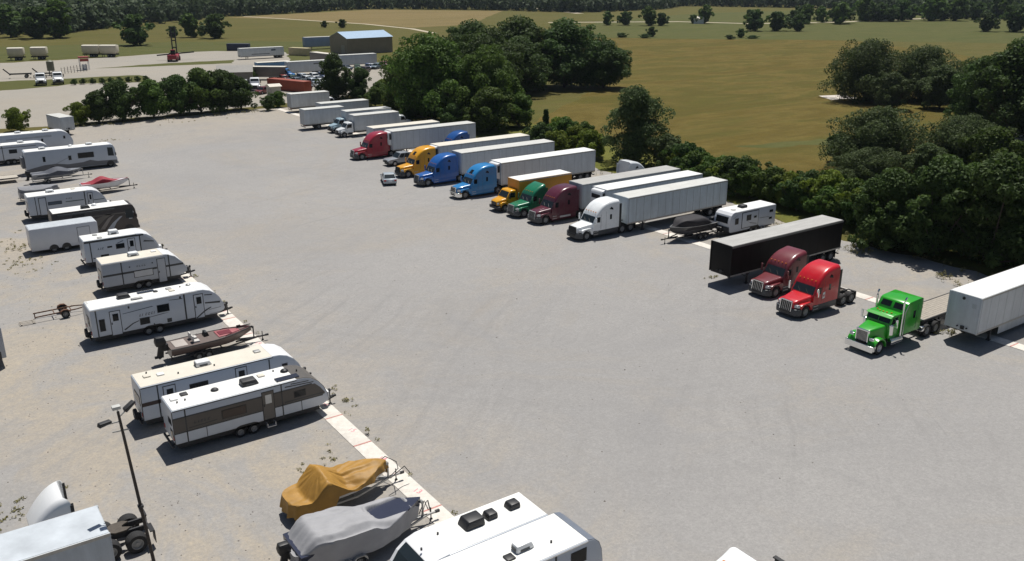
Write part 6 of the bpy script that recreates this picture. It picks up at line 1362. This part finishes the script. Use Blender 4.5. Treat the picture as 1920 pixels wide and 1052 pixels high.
shed('tiny white shed by the far meadow road', (404, 393, 0), R(-35), 6, 5, 3.0, 4.0, M_WHITE, M_ROOFC)
shed('far house with pale grey roof at the edge of the wood', (520, 352, 0), R(-40), 10, 7, 2.6, 4.8, M_GREYW, mat('blue_grey_shingle', (.22, .25, .30), .6, 0, .1, .8), 'house', cat='house')
JC = ['6a7684', 'cdd3d8', '3d4a5c', 'b9c0c6', '8a3a34', '2f5a40', '9aa6b2', 'e2e4e6', '4a5f86', '222a33']
rs = random.Random(21); protoc = {}
cj = 0
for row in range(4):
    for k in range(5):
        x = 85.5 + k * 3.1 + row * 1.2 + rs.uniform(-.4, .4); y = 218.5 + row * 6.0 + rs.uniform(-.6, .6)
        if row == 0 and k < 1: continue
        kind = 'suv' if rs.random() < .4 else 'sedan'; c = JC[cj % len(JC)]; cj += 1; key = kind
        lab = 'junk car parked in the packed rows between the scrap yard trailers'
        if key not in protoc:
            protoc[key] = (car(lab, (x, y, 0), R(90 + rs.uniform(-8, 8)), c, kind, 'junk cars in the scrap yard', name='junk_car'), paint(c))
        else: dup(protoc[key][0], (x, y, 0), R(90 + rs.uniform(-8, 8)), recolor={protoc[key][1]: paint(c)})
for k in range(9):
    kind = 'suv' if k % 3 == 0 else 'sedan'
    dup(protoc[kind][0], (106 + k * 2.7 + rs.uniform(-.4, .4), 256.5 + rs.uniform(-1.2, 1.2) - k * .3, 0), R(80 + rs.uniform(-15, 15)), 'junk car in the loose line before the white scrap yard trailer', group='junk cars before the scrap yard trailer', recolor={protoc[kind][1]: paint(JC[(k * 3) % len(JC)])})
for x, y, c, lab in ((73.5, 214.5, '6a1f1f', 'dark red wrecked car behind the bushes'), (124, 254, '7a8a94', 'grey car beside the scrap yard trailer'), (128, 258, '7a3c34', 'reddish car beside the scrap yard trailer'), (116, 246, '4c3b33', 'brown car at the scrap yard gate')):
    car(lab, (x, y, 0), R(35), c, 'suv')
def stand():
    t = thing('gantry_stand', 'small red and white service stand in the yard', 'stand', (50.9, 303, 0)); rd = mat('faded_red_steel', (.32, .06, .05), .6)
    P('canopy', MB().box(-1.4, 1.4, -1, 1, 3.6, 4.0), rd, t, .04); P('pump', MB().box(-.7, .7, -.5, .5, 0, 1.6), M_WHITE, t, .04)
    for x in (-1.2, 1.2):
        for y in (-.8, .8): P('post', MB().box(x - .08, x + .08, y - .08, y + .08, 0, 3.6), M_WHITE, t)
    P('sign_board', MB().box(-1.2, 1.2, -1.06, -1.01, 2.6, 3.4), rd, t)
stand()
t = thing('storage_tank', 'upright olive tank on legs behind the white yard trucks', 'tank', (40.0, 292, 0)); P('tank_body', MB().cyl((0, 0, 2.6), 'z', 1.0, 2.6, 16).cyl((0, 0, 4.1), 'z', 1.0, .4, 16, .3), mat('olive_tank', (.14, .14, .10), .5, 0, .15, 1), t, 0, 40)
for a in range(4): P('leg', MB().box(.7 * math.cos(a * 1.571 + .78) - .07, .7 * math.cos(a * 1.571 + .78) + .07, .7 * math.sin(a * 1.571 + .78) - .07, .7 * math.sin(a * 1.571 + .78) + .07, 0, 1.4), M_DARK, t)
t = thing('wire_fence', 'short run of dark fence posts in the yard', 'fence', (43, 294, 0))
for k in range(9): P('post', MB().cyl((k * .95, k * .55, .9), 'z', .07, 1.9 + .1 * k, 6), M_DARK, t)
for z in (.5, 1.0, 1.5): P('rail', MB().beam((0, 0, z), (7.6, 4.4, z), .04, .04), M_DARK, t)
for x, y, r_, lab in ((20, 292, -10, 'bare dark trailer chassis at the far end of the grass island'), (29, 289.5, -12, 'bare dark trailer chassis with raised gooseneck on the grass island'), (36, 287, -15, 'bare dark trailer chassis nearest the tank')):
    t = thing('trailer_chassis', lab, 'trailer', (x, y, 0), R(r_))
    P('frame', MB().box(0, 5.5, -.6, -.45, 1.0, 1.3).box(0, 5.5, .45, .6, 1.0, 1.3).box(0, .3, -1.1, 1.1, .9, 1.3).box(5.2, 5.5, -1.1, 1.1, .9, 1.3).beam((0, 0, 1.2), (-1.4, 0, 2.6), .3, .3), M_DARK, t)
    for s in (-1, 1): wheel(t, 4.2, s * .95, .5, .4)
for i in range(9):
    plant('bush3', 'low_shrub', 'low dark shrub along the edge of the grass island', 'shrub', 41 + i * 2.2, 262.5 - i * .3 + random.uniform(-.4, .4), .42, None, 'low shrubs on the grass island', None, L_DEEP)

# ================================================================= weeds
def weeds():
    bl = []; rs = random.Random(9)
    def patch(x, y, sx, sy, n, h=.12):
        for _ in range(n): bl.append(((x + rs.gauss(0, sx), y + rs.gauss(0, sy), h * .5), (rs.uniform(.08, .26), rs.uniform(.08, .26), h * rs.uniform(.7, 1.4))))
    patch(8.2, 104, .8, 1.2, 22, .22); patch(6.5, 108, 2.6, 1.8, 16, .05); patch(7.8, 99, .8, 1.6, 22, .08); patch(9.5, 95.5, 2.4, 1.0, 12, .04); patch(5, 97, 3, 1.6, 10, .04)
    patch(1.2, 49.5, 1.3, .8, 40, .06); patch(-1, 48, 1, 1, 20, .06); patch(17.8, 45.2, .5, .4, 6, .06); patch(16.2, 44.6, .4, .3, 4, .06)
    patch(21.5, 53.4, .4, 1.0, 8, .08); patch(22.0, 50.8, .3, .6, 5); 
    for k in range(16): patch(20.98 + rs.uniform(0, .12), 36 + k * 4.3 + rs.uniform(-.8, .8), .05, .25, 2, .10)
    patch(20.98, 46.4, .05, .1, 3, .35)
    for k in range(60): patch(83 + rs.uniform(-1.4, 2), 30 + k * 2.6 + rs.uniform(-1, 1), .5, .7, 5, .3)
    patch(80.5, 52.5, 1.0, .8, 30, .35); patch(79.0, 38.5, .9, 1.4, 34, .35); patch(79.8, 42.5, .5, .6, 12, .3); patch(62, 55.5, .5, .3, 6); patch(67, 34.6, .6, .4, 16, .22)
    for k in range(40): patch(rs.uniform(24, 66), 188 + rs.uniform(-2.5, .5), .8, .3, 3, .25)
    patch(30, 168, 1.5, 1, 12); patch(45, 182, 5, 1, 10)
    me = leaves('weeds', bl, 14000, .06, leaf_mat('weed_leaves', (.20, .19, .07), (.32, .29, .13)), .8, (.2, 1.05))
    tag(link('weeds', me), 'scattered dry green weeds on the gravel and along the kerbs', 'weeds', None, 'stuff')
weeds()
def pebbles():
    mb = MB(); rs = random.Random(4)
    for _ in range(1500):
        x, y = rs.uniform(-2, 19), rs.uniform(30, 110)
        if rs.random() < .3: x = rs.uniform(20, 60); y = rs.uniform(28, 120)
        r = rs.uniform(.02, .06) * (1.5 if rs.random() < .1 else 1); z = r * .3
        p = [(x + r * math.cos(a) * rs.uniform(.7, 1.2), y + r * math.sin(a) * rs.uniform(.7, 1.2), .0) for a in (0, 1.3, 2.5, 3.8, 5.1)]
        mb.add(p + [(x, y, r * .8)], [(i, (i + 1) % 5, 5) for i in range(5)])
    o = P('stones', mb, mat('loose_stone', (.20, .18, .16), .9, 0, .4, .6)); tag(o, 'loose stones and clods scattered over the gravel', 'stones', None, 'stuff')
pebbles()
